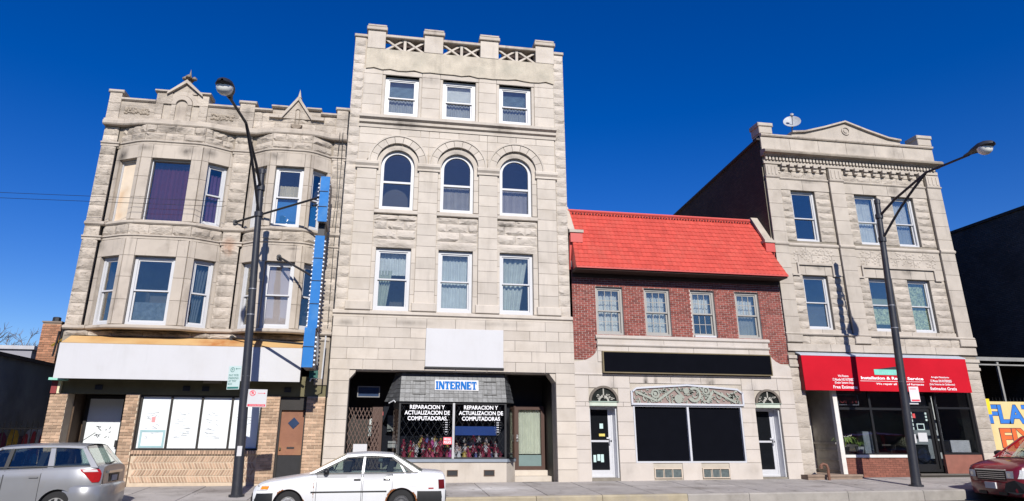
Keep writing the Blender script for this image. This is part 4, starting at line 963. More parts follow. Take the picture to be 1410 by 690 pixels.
for z, y, n in ((.72,.2,24),(.86,.42,23),(1.0,.64,21),(1.14,.86,13)):
    cnt = -1
    for i in range(n):
        x = .8+3.1*(i+.5)/n+rnd.uniform(-.05,.05)
        if z > 1.1 and not (1.2 < x < 2.0 or 2.6 < x < 3.6): continue
        cnt += 1; k = rnd.choice(TW); args = ((x, y+rnd.uniform(-.05,.05), z), rnd.uniform(-.6,.6), rnd.uniform(.6,1.15))
        if k not in used: used.add(k); p = protos[k]; p.location = args[0]; p.rotation_euler.z = args[1]; p.scale = (args[2],)*3; p['label'] = lab(k, z, cnt)
        else: dup(protos[k], *args, label=lab(k, z, cnt))
# blank white sign
bw_ = thing('blank_sign', 'large blank white sign board fixed over the INTERNET shop', 'sign', (2.64, -.1, 4.06))
mb = MB(); mb.cham(1.37, 3.91, -.16, -.06, 3.46, 4.68, .01); mb.build('panel', signwhite, bw_)
mb = MB(); mb.box(1.35, 3.93, -.165, -.06, 3.42, 3.455); mb.build('bottom_frame', blackmetal, bw_)

# ================================================================== BUILDING 3: low brick shop with red roof
b3 = thing('red_roof_shop', 'low red brick shop with a steep bright red tiled roof and black shop windows', 'building', (10.2, 0, 0))
bl, br = 6.3, 14.12
W3 = [(7.17,8.14),(8.93,9.87),(10.65,11.55),(12.34,13.25)]
h3 = [(a,b,4.66,6.32) for a, b in W3]
mb = MB(); backing(mb, bl+.03, br, 3.6, 7.2, h3, .0, .25); body(mb, bl+.03, br-.02, 0, 7.2, .25, 18); mb.build('wall', redmortar, b3)
mb = MB(); brick_rows(mb, bl+.03, br, 3.74, 6.98, [(a,b,4.66,6.32) for a, b in W3]+[(7.13,13.37,3.6,4.62)]); mb.build('brick', redbrick, b3, kind='stuff')
netc = (.74,.74,.70)
for i, (a, b) in enumerate(W3):
    deco = [[('curtain',netc,0,1)],[('curtain',(.68,.69,.66),0,1)],[('curtain',netc,.5,1)],[('curtain',netc,.5,1),('curtain',(.3,.3,.28),0,.5)]][i]
    w = window(b3, a+.005, b-.005, 4.67, 6.31, .08, greyframe, None, deco, fw=.07, sw=.05, muntin=(3,2,(True,False) if i < 3 else (True,)), split=.5)
    if i == 2: w['label'] = 'sash window with dark blue lower half and white sill'
    if i == 2: q = MB(); q.box(a+.06, b-.06, .0, .08, 4.66, 4.73); q.build('sill', white, w)
mould(b3, [(-.02,4.50),(.08,4.50),(.12,4.54),(.12,4.6),(.06,4.64),(-.02,4.64)], 7.08, 13.42, stone3, 'window_sill')
# terracotta shop front
D3 = [(6.78,7.72),(12.62,13.54)]; G3 = (8.27,12.11)
h = [(a,b,.0,2.31) for a, b in D3]+[(G3[0],G3[1],.57,2.36)]
mb = MB(); backing(mb, bl, br+.0, -.1, 3.8, h, -.03, .5); mb.box(7.15, 13.36, -.06, .0, 3.8, 4.5); mb.build('shop_front_wall', surf('pale_joint', (.40,.36,.30), .9), b3)
fan = [(a+.0, b-.0, 2.45, 3.0) for a, b in ((6.77,7.77),(12.64,13.58))]
fz = (8.2,12.2,2.36,3.1)
courses(b3, bl, br, [.0,.57,.98,1.4,1.83,2.31,2.45], 1.1, stone3, y=-.03, d=.03, name='terracotta_block', holes=h+[(8.85,9.84,0,.45),(10.5,11.47,0,.45)], seed=3)
courses(b3, bl, br, [2.45,2.9,3.3], 1.15, stone3, y=-.03, d=.03, name='terracotta_block', holes=fan+[fz], seed=4)
courses(b3, 8.2, 12.2, [3.07,3.3], 1.3, stone3, y=-.03, d=.03, name='terracotta_block', seed=9)
courses(b3, bl, br, [3.3,3.74], 1.6, stone3, y=-.03, d=.03, name='terracotta_block', seed=5)
courses(b3, 7.13, 13.37, [3.74,4.1,4.3,4.5], 2.1, stone3, y=-.05, d=.03, name='terracotta_block', seed=6)
mould(b3, [(-.02,3.3),(.07,3.3),(.09,3.34),(.07,3.37),(-.02,3.37)], bl, br, stone3, 'string_course')
mould(b3, [(-.02,4.27),(.1,4.27),(.13,4.31),(.13,4.35),(-.02,4.35)], 7.11, 13.39, stone3, 'string_course')
for s, x0, x1 in ((1,bl+.02,7.13),(-1,13.37,br)):        # concave stone ears over the brick
    w_ = x1-x0; mb = MB(); pts = []
    for k in range(13):
        t = k/12*math.pi/2; xx = math.sin(t)*w_; zz = 4.25-.5*math.cos(t)**.8 if False else 3.74+.5*(1-math.cos(t))
        pts.append((x0+xx if s > 0 else x1-xx, zz))
    pts.append((pts[-1][0], 3.73)); 
    mb.prism([(pts[0][0],3.72)]+pts, -.05, .0) if False else mb.prism(pts+[(pts[0][0],3.735)], -.055, .0); mb.build('stone_ear', stone3, b3)
for a, b in ((6.77,7.77),(12.64,13.58)):                # half round fanlights
    c = (a+b)/2; r = (b-a)/2; mb = MB(); mb.strip_arch(c, 2.47, r-.07, r, -.11, .1, n=16); f = mb.build('fanlight', surf('dark_stone_trim', (.13,.11,.09), .8), b3)
    q = MB(); q.prism([(c+(r-.07)*math.cos(math.pi*k/14), 2.47+(r-.07)*math.sin(math.pi*k/14)) for k in range(15)], -.05, -.04); q.build('pane', surf('dark_fan_glass', (.02,.022,.02), .15, .5, 6, spec=.5), f)
    q = MB(); q.strip_arch(c, 2.47, .13, .19, -.07, -.05, n=10); q.box(c-.02, c+.02, -.07, -.05, 2.6, 2.47+r-.06)
    for k in range(18): q.obox(Matrix.Translation((c+random.uniform(-r+.14,r-.14), -.058, 2.53+random.uniform(0,.16))), .07, .02, .03)
    q.build('lead_pattern', surf('leading', (.33,.32,.28), .7), f)
    q = MB(); q.box(a-.01, b+.01, -.1, -.0, 2.45, 2.475); q.build('sill', surf('mint_sill', (.32,.4,.33), .7), f)
    q = MB(); q.cham(a+.01, b-.05, -.075, .0, 2.32, 2.44, .01); q.build('lintel', surf('mint_lintel', (.45,.5,.42), .8, .15, 4, 0, 10, (.55,.5,.42), .5), f)
alu = surf('silver_frame', (.62,.63,.66), .35, .05, 3, metal=.3)
for i, (a, b) in enumerate(D3):
    yb = .34; mb = MB(); ring(mb, a+.04, b-.04, .12, 2.28, .06, yb, yb+.1); d = mb.build('door', alu, b3); d['label'] = ('glass shop door with taped notices','plain dark glass shop door')[i]
    q = MB(); q.box(a+.1, b-.1, yb+.02, yb+.07, 1.2, 1.26); q.box(a+.1, b-.1, yb+.02, yb+.07, .18, .34); q.box(a+.1,a+.14,yb+.02,yb+.07,.34,2.22); q.box(b-.2,b-.1,yb+.02,yb+.07,.34,2.22); q.build('rail', alu, d)
    q = MB(); q.box(a+.1, b-.15, yb+.04, yb+.05, .3, 2.2); q.build('pane', surf('black_glass', (.008,.009,.011), .08, .1, 3), d)
    q = MB(); q.tube([(b-.18,yb-.05,1.15),(b-.18,yb-.05,1.32)], .014, 6); q.box(b-.2,b-.16,yb-.05,yb+.02,1.13,1.16); q.box(b-.28,b-.14,yb-.02,yb+.02,1.3,1.35); q.build('handle', alu, d)
    q = MB(); q.box(a+.002, b-.002, .0, .5, .0, .12); q.build('door_step', surf('worn_step', (.2,.18,.15), .9, .2, 4), d)
    q = MB(); q.box(a+.002, a+.04, .05, .4, .12, 2.3); q.box(b-.04, b-.002, .05, .4, .12, 2.3); q.box(a+.04, b-.04, .05, .4, 2.281, 2.31); q.build('jamb', alu, d)
    if i == 0:
        q = MB()
        for x, z, w, h_ in ((a+.2,.58,.09,.22),(a+.33,.62,.1,.2),(a+.45,.58,.1,.24),(a+.3,.3,.16,.03),(a+.45,1.62,.12,.16)): q = MB(); q.box(x, x+w, yb+.03, yb+.04, z, z+h_); q.build('notice', surf('pale_notice', (.45,.6,.58), .6), d)
        q = MB(); q.box(a+.42, a+.62, yb+.03, yb+.04, 1.38, 1.46); q.build('sticker', surf('yellow_sticker', (.6,.5,.12), .6), d)
mb = MB(); ring(mb, G3[0], G3[1], .57, 2.37, .05, -.06, .1); mb.box(10.14,10.21,-.062,.1,.62,2.32); w3 = mb.build('shop_window', alu, b3); w3['label'] = 'wide shop window blacked out behind two panes'
for a, b in ((8.32,10.14),(10.21,12.06)): q = MB(); q.box(a, b, .03, .04, .62, 2.32); q.build('pane', black, w3)
for x in (8.87,10.52):
    mb = MB(); ring(mb, x, x+.94, .1, .41, .03, -.075, .0); mb.box(x+.32,x+.335,-.075,0,.13,.38); mb.box(x+.61,x+.625,-.075,0,.13,.38); v = mb.build('cellar_window', surf('stone_trim', (.5,.42,.34), .85), b3)
    for k in range(3): q = MB(); q.box(x+.035+.3*k, x+.29+.3*k+(.03 if k==2 else 0), -.045, -.038, .135, .375); q.build('pane', surf('dusty_pane', (.09,.11,.11), .35, .3, 12), v)
# carved frieze
fzm = surf('mauve_relief_ground', (.25,.185,.165), .8, .1, 5); grn = surf('verdigris_relief', (.29,.31,.265), .7, .15, 7, .2, 30, (.2,.2,.17), .5)
def ztop(x): 
    t = abs(x-10.2)/1.95
    return 3.03-.13*min(1,t)-(max(0,(t-.9)/.1)**2*.1 if t > .9 else 0)
xs = [8.24+3.92*i/24 for i in range(25)]
mb = MB(); mb.prism([(8.24,2.39)]+[(12.16,2.39)]+[(x, ztop(x)) for x in xs[::-1]], -.08, 0); fr = mb.build('carved_frieze', fzm, b3)
q = MB()
for i in range(24): q.prism([(xs[i],ztop(xs[i])-.03),(xs[i+1],ztop(xs[i+1])-.03),(xs[i+1],ztop(xs[i+1])+.03),(xs[i],ztop(xs[i])+.03)], -.13, 0)
for x in (8.2,12.14): q.box(x, x+.06, -.13, 0, 2.4, 2.82)
q.box(8.2, 12.2, -.125, 0, 2.37, 2.43); q.build('frieze_frame', alu, fr)
q = MB(); y0, y1 = -.125, -.075
def bar(xa, za, xb, zb, t=.035):
    d = Vector((xb-xa, zb-za)).normalized(); nx, nz = -d.y*t, d.x*t
    q.prism([(xa+nx,za+nz),(xb+nx,zb+nz),(xb-nx,zb-nz),(xa-nx,za-nz)], y0, y1)
for a, b in (((8.35,2.8),(9.1,2.5)),((9.1,2.5),(9.75,2.92)),((9.75,2.92),(10.05,2.6)),((10.85,2.48),(11.12,2.86)),((11.12,2.86),(11.9,2.48))): bar(*a, *b); 
q.strip_arch(9.05, 2.74, .09, .15, y0-.004, y1, 0, 2*math.pi, 16); q.strip_arch(9.05,2.74,.0,.06,y0,y1,0,2*math.pi,10)
q.strip_arch(10.85, 2.86, .08, .13, y0-.004, y1, 0, 2*math.pi, 16); q.strip_arch(10.85,2.86,.0,.05,y0,y1,0,2*math.pi,10)
q.strip_arch(9.85, 2.58, .0, .14, y0-.006, y1, 0, 2*math.pi, 16)
q.strip_arch(10.42, 2.72, .17, .25, y0-.006, y1, -2.6, 2.2, 18); q.strip_arch(10.15, 2.84, .0, .1, y0, y1, 0, 2*math.pi, 10)
rnd = random.Random(12)
for k in range(150):
    x = rnd.uniform(8.33, 12.07); z = rnd.uniform(2.46, ztop(x)-.1); a = rnd.uniform(0,6); r = rnd.uniform(.05,.1)
    q.strip_arch(x, z, r*.5, r, y0+.012, y1, a, a+rnd.uniform(1.6,3.6), 6)
q.build('relief_ornament', grn, fr)
# black fascia sign
bk = thing('black_sign', 'long blank black sign board edged with thin gold on the red roofed shop', 'sign', (10.3, -.1, 3.75))
mb = MB(); mb.box(7.29, 13.3, -.2, -.05, 3.41, 4.06); mb.build('panel', black, bk)
mb = MB(); ring(mb, 7.26, 13.33, 3.38, 4.09, .032, -.215, -.05); mb.build('frame', surf('gold_trim', (.2,.16,.09), .45, metal=.4), bk)
# mansard roof
redroof = surf('red_metal_tile', (.47,.066,.048), .6, .1, 1.2, 0, 10, (.36,.085,.06), .6, isl=.1, spec=.2)
roof_b = surf('red_metal', (.50,.08,.065), .45, .05, 2)
E0, E1 = Vector((0,-.62,6.85)), Vector((0,.72,9.27))
rx0b, rx1b, rx0t, rx1t = 6.33, 14.14, 6.48, 13.66
def RP(u, v, o=0):
    x0 = rx0b+(rx0t-rx0b)*v; x1 = rx1b+(rx1t-rx1b)*v; e = E0.lerp(E1, v); nrm = Vector((0, -(E1.z-E0.z), E1.y-E0.y)).normalized()
    return Vector((x0+(x1-x0)*u, 0, 0))+e+nrm*o
mb = MB(); mb.add([RP(0,0),RP(1,0),RP(1,1),RP(0,1)], [(0,1,2,3)]); mb.add([RP(0,1),RP(1,1),(13.7,3,9.2),(6.4,3,9.2)], [(0,1,2,3)])
mb.add([RP(0,0),RP(0,1),(6.4,3,9.2),(6.4,0,6.8)], [(0,1,2,3)]); mb.add([RP(1,0),RP(1,1),(13.7,3,9.2),(14.1,0,6.8)], [(3,2,1,0)])
roof = mb.build('roof', roof_b, b3)
nx, nz, sub = 46, 14, 4                                 # ribbed, stepped metal tiles; joined (about 640 of them)
mb = MB()
for k in range(nz):
    v0, v1 = k/nz, (k+1)/nz
    for i in range(nx):
        vs = []
        for j in range(sub+1):
            u = (i+j/sub)/nx; wv = .02*abs(math.sin(math.pi*j/sub))**.7
            vs += [RP(u,v0,.024+wv), RP(u,v1,.008+wv), RP(u,v0,.0)]
        mb.add(vs, [(3*j,3*j+3,3*j+4,3*j+1) for j in range(sub)]+[(3*j+2,3*j+5,3*j+3,3*j) for j in range(sub)])
mb.build('roof_tile', redroof, roof, kind='stuff')
mb = MB(); P = [RP(0,1,.0)+Vector((-.02,-.05,.0)), RP(1,1,0)+Vector((.02,-.05,0))]; mb.tube(P, .05, 6); mb.box(6.46,13.68,.66,.85,9.22,9.33); mb.build('ridge_cap', roof_b, roof)
mb = MB()
for i in range(64): x = 6.6+i*.11; mb.box(x, x+.06, .565, .6, 9.14, 9.175)
mb.build('ridge_vent', surf('dark_red', (.12,.02,.02), .7), roof, kind='stuff')
mb = MB(); mb.box(6.34, 14.13, -.66, -.6, 6.81, 6.86); mb.build('eave_trim', roof_b, roof)
mb = MB(); mb.box(6.34,14.12,-.6,.02,6.76,6.84); mb.box(6.36,14.1,-.05,-.013,6.62,6.76); mb.build('soffit', surf('dark_soffit', (.05,.03,.025), .9), roof)
for s, x0, x1 in ((0,6.28,6.5),(1,13.8,14.13)):         # fire wall parapets with sloped stone coping
    lo_, hi_ = (-.02,8.2),(.78,9.36)
    mb = MB(); mb.prismx([(lo_[0],8.0),(lo_[0],8.2),(hi_[0],9.3),(3,9.3),(3,6.9),(.1,6.9)], x0+.02, x1-.01); mb.build('parapet', roof_b, b3)
    mb = MB(); mb.prismx([(-.12,8.2),(-.12,8.3),(.0,8.36),(.76,9.44),(3,9.44),(3,9.3),(.79,9.3),(.0,8.2)], x0-.01, x1); mb.build('parapet_coping', stone1s, b3)
    mb = MB(); xx = (6.28,6.78) if not s else (13.7,14.13); mb.box(xx[0], xx[1], -.16, .2, 8.2, 8.3); mb.build('coping_end', stone1s, b3)
    mb = MB(); mb.box(xx[0]+.03, xx[1]-.03, -.12, .25, 7.85, 8.2); mb.build('kneeler', roof_b, b3)

# ================================================================== BUILDING 4: three storey stone front with awning
b4 = thing('pedimented_building', 'three storey grey stone front with a low pediment and dentil cornice over a red awning', 'building', (17.9, 0, 0))
X0, X1 = 14.13, 21.71
W4 = [(15.18,16.19),(17.88,18.86),(19.5,20.46)]
PL4 = [(14.15,14.71),(16.82,17.42),(21.1,21.72)]; BY4 = [(14.71,16.82),(17.42,21.1)]
h4 = [(a,b,5.08,7.08) for a, b in W4]+[(a,b,8.4,10.42) for a, b in W4]
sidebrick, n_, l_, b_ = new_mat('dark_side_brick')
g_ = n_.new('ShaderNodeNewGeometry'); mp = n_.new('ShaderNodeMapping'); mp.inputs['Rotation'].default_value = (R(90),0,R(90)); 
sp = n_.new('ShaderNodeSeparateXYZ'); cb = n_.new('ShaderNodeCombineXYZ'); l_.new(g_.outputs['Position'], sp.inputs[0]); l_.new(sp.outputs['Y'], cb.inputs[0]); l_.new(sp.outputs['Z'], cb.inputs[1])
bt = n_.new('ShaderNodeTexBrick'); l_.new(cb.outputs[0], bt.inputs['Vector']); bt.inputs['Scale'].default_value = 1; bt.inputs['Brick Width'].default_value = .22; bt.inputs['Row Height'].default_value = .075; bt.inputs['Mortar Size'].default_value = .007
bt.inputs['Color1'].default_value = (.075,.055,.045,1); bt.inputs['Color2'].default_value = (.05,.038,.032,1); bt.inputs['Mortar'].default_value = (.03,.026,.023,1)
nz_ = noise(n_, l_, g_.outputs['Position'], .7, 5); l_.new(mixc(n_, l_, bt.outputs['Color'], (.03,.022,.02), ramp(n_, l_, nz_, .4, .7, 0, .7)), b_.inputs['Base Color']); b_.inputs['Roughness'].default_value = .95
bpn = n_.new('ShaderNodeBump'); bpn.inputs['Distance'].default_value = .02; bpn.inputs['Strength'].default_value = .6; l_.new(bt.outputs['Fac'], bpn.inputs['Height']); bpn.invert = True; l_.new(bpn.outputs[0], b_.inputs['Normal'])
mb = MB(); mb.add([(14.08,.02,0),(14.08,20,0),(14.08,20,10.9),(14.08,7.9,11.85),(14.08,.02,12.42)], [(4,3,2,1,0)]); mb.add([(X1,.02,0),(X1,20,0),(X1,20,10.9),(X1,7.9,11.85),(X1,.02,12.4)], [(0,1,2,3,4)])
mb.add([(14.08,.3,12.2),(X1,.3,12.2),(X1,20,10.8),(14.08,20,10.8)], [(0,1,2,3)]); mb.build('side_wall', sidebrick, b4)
mb = MB(); pts = [(.02,12.42),(7.9,11.85),(20,10.9)]
for (ya, za), (yb, zb) in zip(pts[:-1], pts[1:]): mb.add([(14.0,ya,za),(14.3,ya,za),(14.3,yb,zb),(14.0,yb,zb),(14.0,ya,za+.08),(14.3,ya,za+.08),(14.3,yb,zb+.08),(14.0,yb,zb+.08)], [(0,3,2,1),(4,5,6,7),(3,0,4,7),(0,1,5,4)])
mb.build('side_coping', surf('dark_coping', (.06,.05,.045), .9), b4)
mb = MB(); backing(mb, X0, X1, 4.25, 12.6, h4, .1, .3); mb.build('wall', surf('grey_joint', (.24,.21,.17), .95, .15, 5), b4)
for i, (a, b) in enumerate(PL4):
    courses(b4, a, b, [4.92,5.5,6.1,6.7,7.3,7.85,8.2,8.7,9.25,9.8,10.35,10.84], 2, stone4, y=-.0, d=.05, name='pilaster_stone', seed=i)
    mb = MB(); mb.box(a+.01, b-.01, .0, .2, 4.9, 11.4); mb.build('pilaster_core', surf('grey_joint', (.24,.21,.17)), b4)
    courses(b4, a+.02, b-.02, [10.92,11.38], 2, stone4, y=-.02, name='pilaster_cap_block', seed=i)
    mb = MB(); 
    for k in range(3): x = a+.1+k*(b-a-.2)/2.4; mb.box(x, x+.07, -.09, -.06, 10.98, 11.3)
    mb.build('flute', stone4, b4)
for i, (a, b) in enumerate(BY4):
    ws = [w for w in W4 if a < w[0] < b]
    for lo_, hi_, nm in ((5.08,7.08,0),(8.4,10.42,1)):
        hz = [(w[0],w[1],lo_-.5,hi_+.01) for w in ws]
        zs = [lo_+(hi_-lo_)*k/7 for k in range(8)]
        # rock faced jambs beside the windows, smooth outer strip
        for w in ws:
            l0 = max(a, w[0]-.45); r1 = min(b, w[1]+.45)
        xs_ = sorted([a]+[v for w in ws for v in w]+[b])
        for k in range(0, len(xs_), 2): courses(b4, xs_[k], xs_[k+1], zs, .52, stone4r, 'rock', y=.1, name='rock_faced_stone', depth=.045, seed=i*7+k+nm)
    courses(b4, a, b, [7.08,7.5,7.85,8.16], .75, stone4, y=.1, name='stone_block', seed=i)
    courses(b4, a, b, [10.42,10.84], 1.0, stone4, y=.1, name='stone_block', seed=i+3)
    courses(b4, a, b, [10.92,11.2], .6, stone4r, 'rock', y=.1, name='rock_faced_stone', seed=i+5, depth=.045)
    courses(b4, a, b, [11.2,11.42], 1.2, stone4, y=.1, name='stone_block', seed=i+6)
    courses(b4, a, b, [4.9,5.08], 1.0, stone4, y=.08, name='stone_block', seed=i+8)
    n = 6 if i == 0 else 9
    for k in range(n):
        x = a+.22+(b-a-.44)*k/(n-1); mb = MB(); mb.cham(x-.09, x+.09, -.13, .1, 11.32, 11.45, .01); mb.cham(x-.07, x+.07, -.06, .1, 11.21, 11.32, .01); mb.build('bracket', stone4, b4)
    # hood mould over the lower windows
    hx0, hx1 = (14.98,16.45) if i == 0 else (17.62,20.73)
    ex = .24; mb = MB(); mb.box(hx0, hx1, -.02, .12, 7.45, 7.53); mb.box(hx0, hx0+.06, -.02, .12, 7.1, 7.45); mb.box(hx1-.06, hx1, -.02, .12, 7.1, 7.45); mb.box(hx0-ex, hx0+.06, -.022, .12, 7.04, 7.1); mb.box(hx1-.06, hx1+ex, -.022, .12, 7.04, 7.1); mb.build('hood_mould', stone4, b4)
    q = MB(); r_ = random.Random(i)
    for k in range(70 if i == 0 else 130):
        x, z = r_.uniform(a+.2, b-.2), r_.uniform(7.6, 8.1); rr_ = r_.uniform(.03,.07); q.lathe((x, .055, z), [(rr_,0),(rr_*.8,.014),(rr_*.3,.024),(0,.026)], 6, Matrix.Rotation(R(90),3,'X'))
    q.build('carved_band', stone4, b4, kind='stuff')
def path4(o=0): return [(a, 0) for a in ()]
def stepmould(prof, name, rec=.1):                       # moulding that steps back between pilasters
    for a, b, y in [(p[0]-.01, p[1]+.01, 0) for p in PL4]+[(p[0]+.01, p[1]-.01, rec) for p in BY4]:
        mb = MB(); mb.prismx([(y-o, z) for o, z in prof], a, b); mb.build(name, stone4, b4)
stepmould([(-.1,8.16),(.07,8.16),(.1,8.2),(.1,8.25),(.05,8.3),(-.1,8.3)], 'string_course')
stepmould([(-.1,10.84),(.07,10.84),(.1,10.88),(.07,10.92),(-.1,10.92)], 'string_course')
mould(b4, [(-.1,4.84),(.08,4.84),(.11,4.88),(.06,4.93),(-.1,4.93)], X0-.02, X1+.03, stone4, 'ledge')
for a, b in ((14.12,14.74),(16.8,17.44),(21.08,21.75)): mb = MB(); mb.cham(a, b, -.12, .0, 4.58, 4.84, .02); mb.build('pilaster_base', stone4, b4)
courses(b4, X0, X1, [4.54,4.84], .9, stone4r, 'rock', y=.0, name='rock_faced_stone', depth=.035, seed=40)
courses(b4, X0-.02, X1, [4.27,4.54], 1.6, stone4, y=-.03, name='stone_block', seed=41)
mb = MB(); mb.box(X0, X1, -.0, .5, 4.2, 4.9); mb.build('shop_lintel', surf('grey_joint', (.24,.21,.17)), b4)
# entablature
mb = MB(); mb.box(X0, X1, .0, .5, 11.42, 12.62); mb.build('parapet_core', surf('grey_joint', (.24,.21,.17)), b4)
mould(b4, [(0,11.42),(.06,11.42),(.06,11.55),(0,11.55)], X0, X1, stone4, 'architrave')
mb = MB(); n = 52
for k in range(n): x = X0+.06+(X1-X0-.15)*k/n; mb.box(x, x+.085, -.13, .0, 11.56, 11.71)
mb.build('dentil', stone4, b4, kind='stuff')
mould(b4, [(0,11.71),(.16,11.71),(.2,11.76),(.34,11.8),(.36,11.86),(.3,11.93),(.1,11.97),(0,11.97)], X0-.06, X1+.1, surf('stained_cornice', (.3,.26,.21), .9, .2, 2.5, .3, 30, (.12,.1,.08), .6, streak=.4), 'cornice')
courses(b4, X0, X1, [11.97,12.56], 1.26, stone4, y=-.0, name='parapet_stone', seed=50)
mould(b4, [(-.5,12.56),(.1,12.56),(.13,12.6),(.13,12.65),(.02,12.69),(-.5,12.69)], X0, X1, stone1s, 'coping')
for a, b in ((14.1,14.66),(21.1,21.72)):
    mb = MB(); mb.cham(a, b, -.08, .5, 12.69, 12.98, .02); mb.cham(a-.04, b+.04, -.12, .54, 12.98, 13.14, .03); mb.build('parapet_post', stone4, b4)
PED = [(15.5,12.69),(20.3,12.69),(20.3,12.8),(19.75,12.86),(18.85,13.12),(17.9,13.44),(16.95,13.12),(16.05,12.86),(15.5,12.8)]
mb = MB(); mb.prism(PED, -.04, .45); mb.build('pediment', stone4, b4)
mb = MB(); top = PED[2:]
for (xa, za), (xb, zb) in zip(top[:-1], top[1:]): mb.prism([(xa,za),(xb,zb),(xb,zb+.07),(xa,za+.07)], -.14, .5)
mb.build('pediment_coping', stone1s, b4)
mb = MB(); mb.strip_arch(17.9, 13.08, .14, .18, -.08, -.04, 0, 2*math.pi, 18); mb.strip_arch(17.9, 13.08, .0, .09, -.07, -.04, 0, 2*math.pi, 10); mb.build('medallion', stone4, b4)
grp = surf('patterned_cloth', (.4,.46,.27), .9, .9, 14)
D4 = {(0,1):[],(1,1):[('curtain',(.7,.72,.7),.0,1)],(2,1):[('curtain',(.64,.66,.66),.45,1),('curtain',(.42,.45,.46),0,.45)],
      (0,0):[('shade',(.09,.09,.1),0,.5)],(1,0):[('board',grp,.12,.48),('shade',(.3,.34,.2),.48,.62)],(2,0):[('board',grp,0,1)]}
for i, (a, b) in enumerate(W4):
    for k, (z0, z1) in enumerate(((5.08,7.08),(8.4,10.42))):
        window(b4, a+.005, b-.005, z0+.01, z1-.005, .2, white, None, D4[(i,k)], fw=.075, sw=.04, split=.5 if k == 0 else .46, label={(2,0):'sash window filled with green patterned cloth'}.get((i,k)))
# --- ground floor
for a, b in ((14.1,14.58),(21.12,21.68)):
    courses(b4, a, b, [.1,.5,.9,1.3,1.7,2.1,2.5,2.95,3.4,3.7], 1, stone4r, 'rock', name='shop_pier_stone', y=-.02, depth=.03, seed=int(a))
    mb = MB(); mb.box(a+.01, b-.01, -.015, .6, 0, 4.2); mb.build('pier_core', surf('grey_joint', (.24,.21,.17)), b4)
    mb = MB(); mb.cham(a-.02, b+.02, -.1, .0, 3.72, 3.82, .01); mb.cham(a, b, -.07, .0, 3.82, 4.0, .01); mb.cham(a-.03, b+.03, -.12, .0, 4.0, 4.12, .01); mb.build('pier_cap', stone4, b4)
aw = thing('red_awning', 'red shop awning with white lettering offering installation and repair service', 'awning', (17.8, -.4, 3.5))
redaw = surf('red_awning_cloth', (.44,.009,.02), .8, .16, .8, .1, 8, spec=.08)
AX0, AX1 = 14.42, 20.93
def ay(z): return -.30-.01*(4.1-z)/1.15
mb = MB(); mb.add([(AX0,ay(2.92),2.92),(AX1,ay(2.92),2.92),(AX1,ay(4.1),4.1),(AX0,ay(4.1),4.1),(AX0,ay(2.92)+.03,2.92),(AX1,ay(2.92)+.03,2.92),(AX1,ay(4.1)+.03,4.1),(AX0,ay(4.1)+.03,4.1)], [(0,1,2,3),(7,6,5,4),(4,5,1,0),(0,3,7,4),(1,5,6,2)]); mb.build('front_cloth', redaw, aw)
mb = MB(); mb.prismx([(-.03,4.24),(ay(4.1)-.01,4.13),(ay(4.1)-.01,4.1),(-.03,4.2)], AX0-.03, AX1+.02); mb.build('top_flashing', surf('galvanised', (.5,.54,.6), .45, .06, 3, metal=.3), aw)
mb = MB()
for x in (AX0+.01, AX1-.01): mb.add([(x,-.03,4.1),(x,ay(4.1),4.1),(x,ay(2.92),2.92),(x,-.03,2.95)], [(0,1,2,3)])
mb.build('side_cloth', surf('dark_red_cloth', (.2,.01,.015), .7), aw)
tl = math.atan(.01/1.15); TA = Matrix.Translation((0, ay(2.92)-.006, 2.92)) @ Matrix.Rotation(-tl, 4, 'X')
def at_(s, xa, xb, z0, z1, bold=.012): text(s, 'lettering', lw, aw, xa, xb, z0, z1, 0, bold, TA)
at_('We Finance', 15.72, 16.12, .46, .535); at_('12 Months NO INTEREST', 15.5, 16.32, .33, .42); at_('(Dealer Systems Only)', 15.56, 16.27, .215, .305); at_('Free Estimates', 15.48, 16.4, .07, .175)
at_('Installation & Repair Service', 16.6, 19.05, .37, .5, .03); at_('We repair all kinds of furnaces', 17.15, 19.03, .2, .285, .02)
at_('Arreglos Financiamos', 19.38, 20.1, .47, .55); at_('12 Meses SIN INTERESES', 19.33, 20.18, .345, .43); at_('(Solo Sistemas de Calefaccion)', 19.27, 20.28, .22, .305); at_('Estimados Gratis', 19.27, 20.32, .07, .175)
mb = MB(TA); mb.box(16.55, 19.06, -.004, .0, .335, .347); mb.build('underline', lw, aw)
mb = MB(TA); mb.box(17.15, 18.35, -.005, .0, .56, .75); mb.build('teal_patch', surf('teal_print', (.18,.52,.42), .6), aw)
mb = MB(TA); r_ = random.Random(2)
for k in range(11): x = 17.28+.08*k; mb.box(x, x+r_.uniform(.02,.05), -.0065, -.005, .6, .6+r_.uniform(.05,.11))
mb.build('worn_print', surf('dark_teal', (.25,.5,.46), .6), aw)
mb = MB(TA); mb.prism([(17.25,.755),(18.35,.755),(18.35,.9)], -.005, 0); mb.build('dark_wedge', surf('dark_print', (.02,.025,.03), .6), aw)
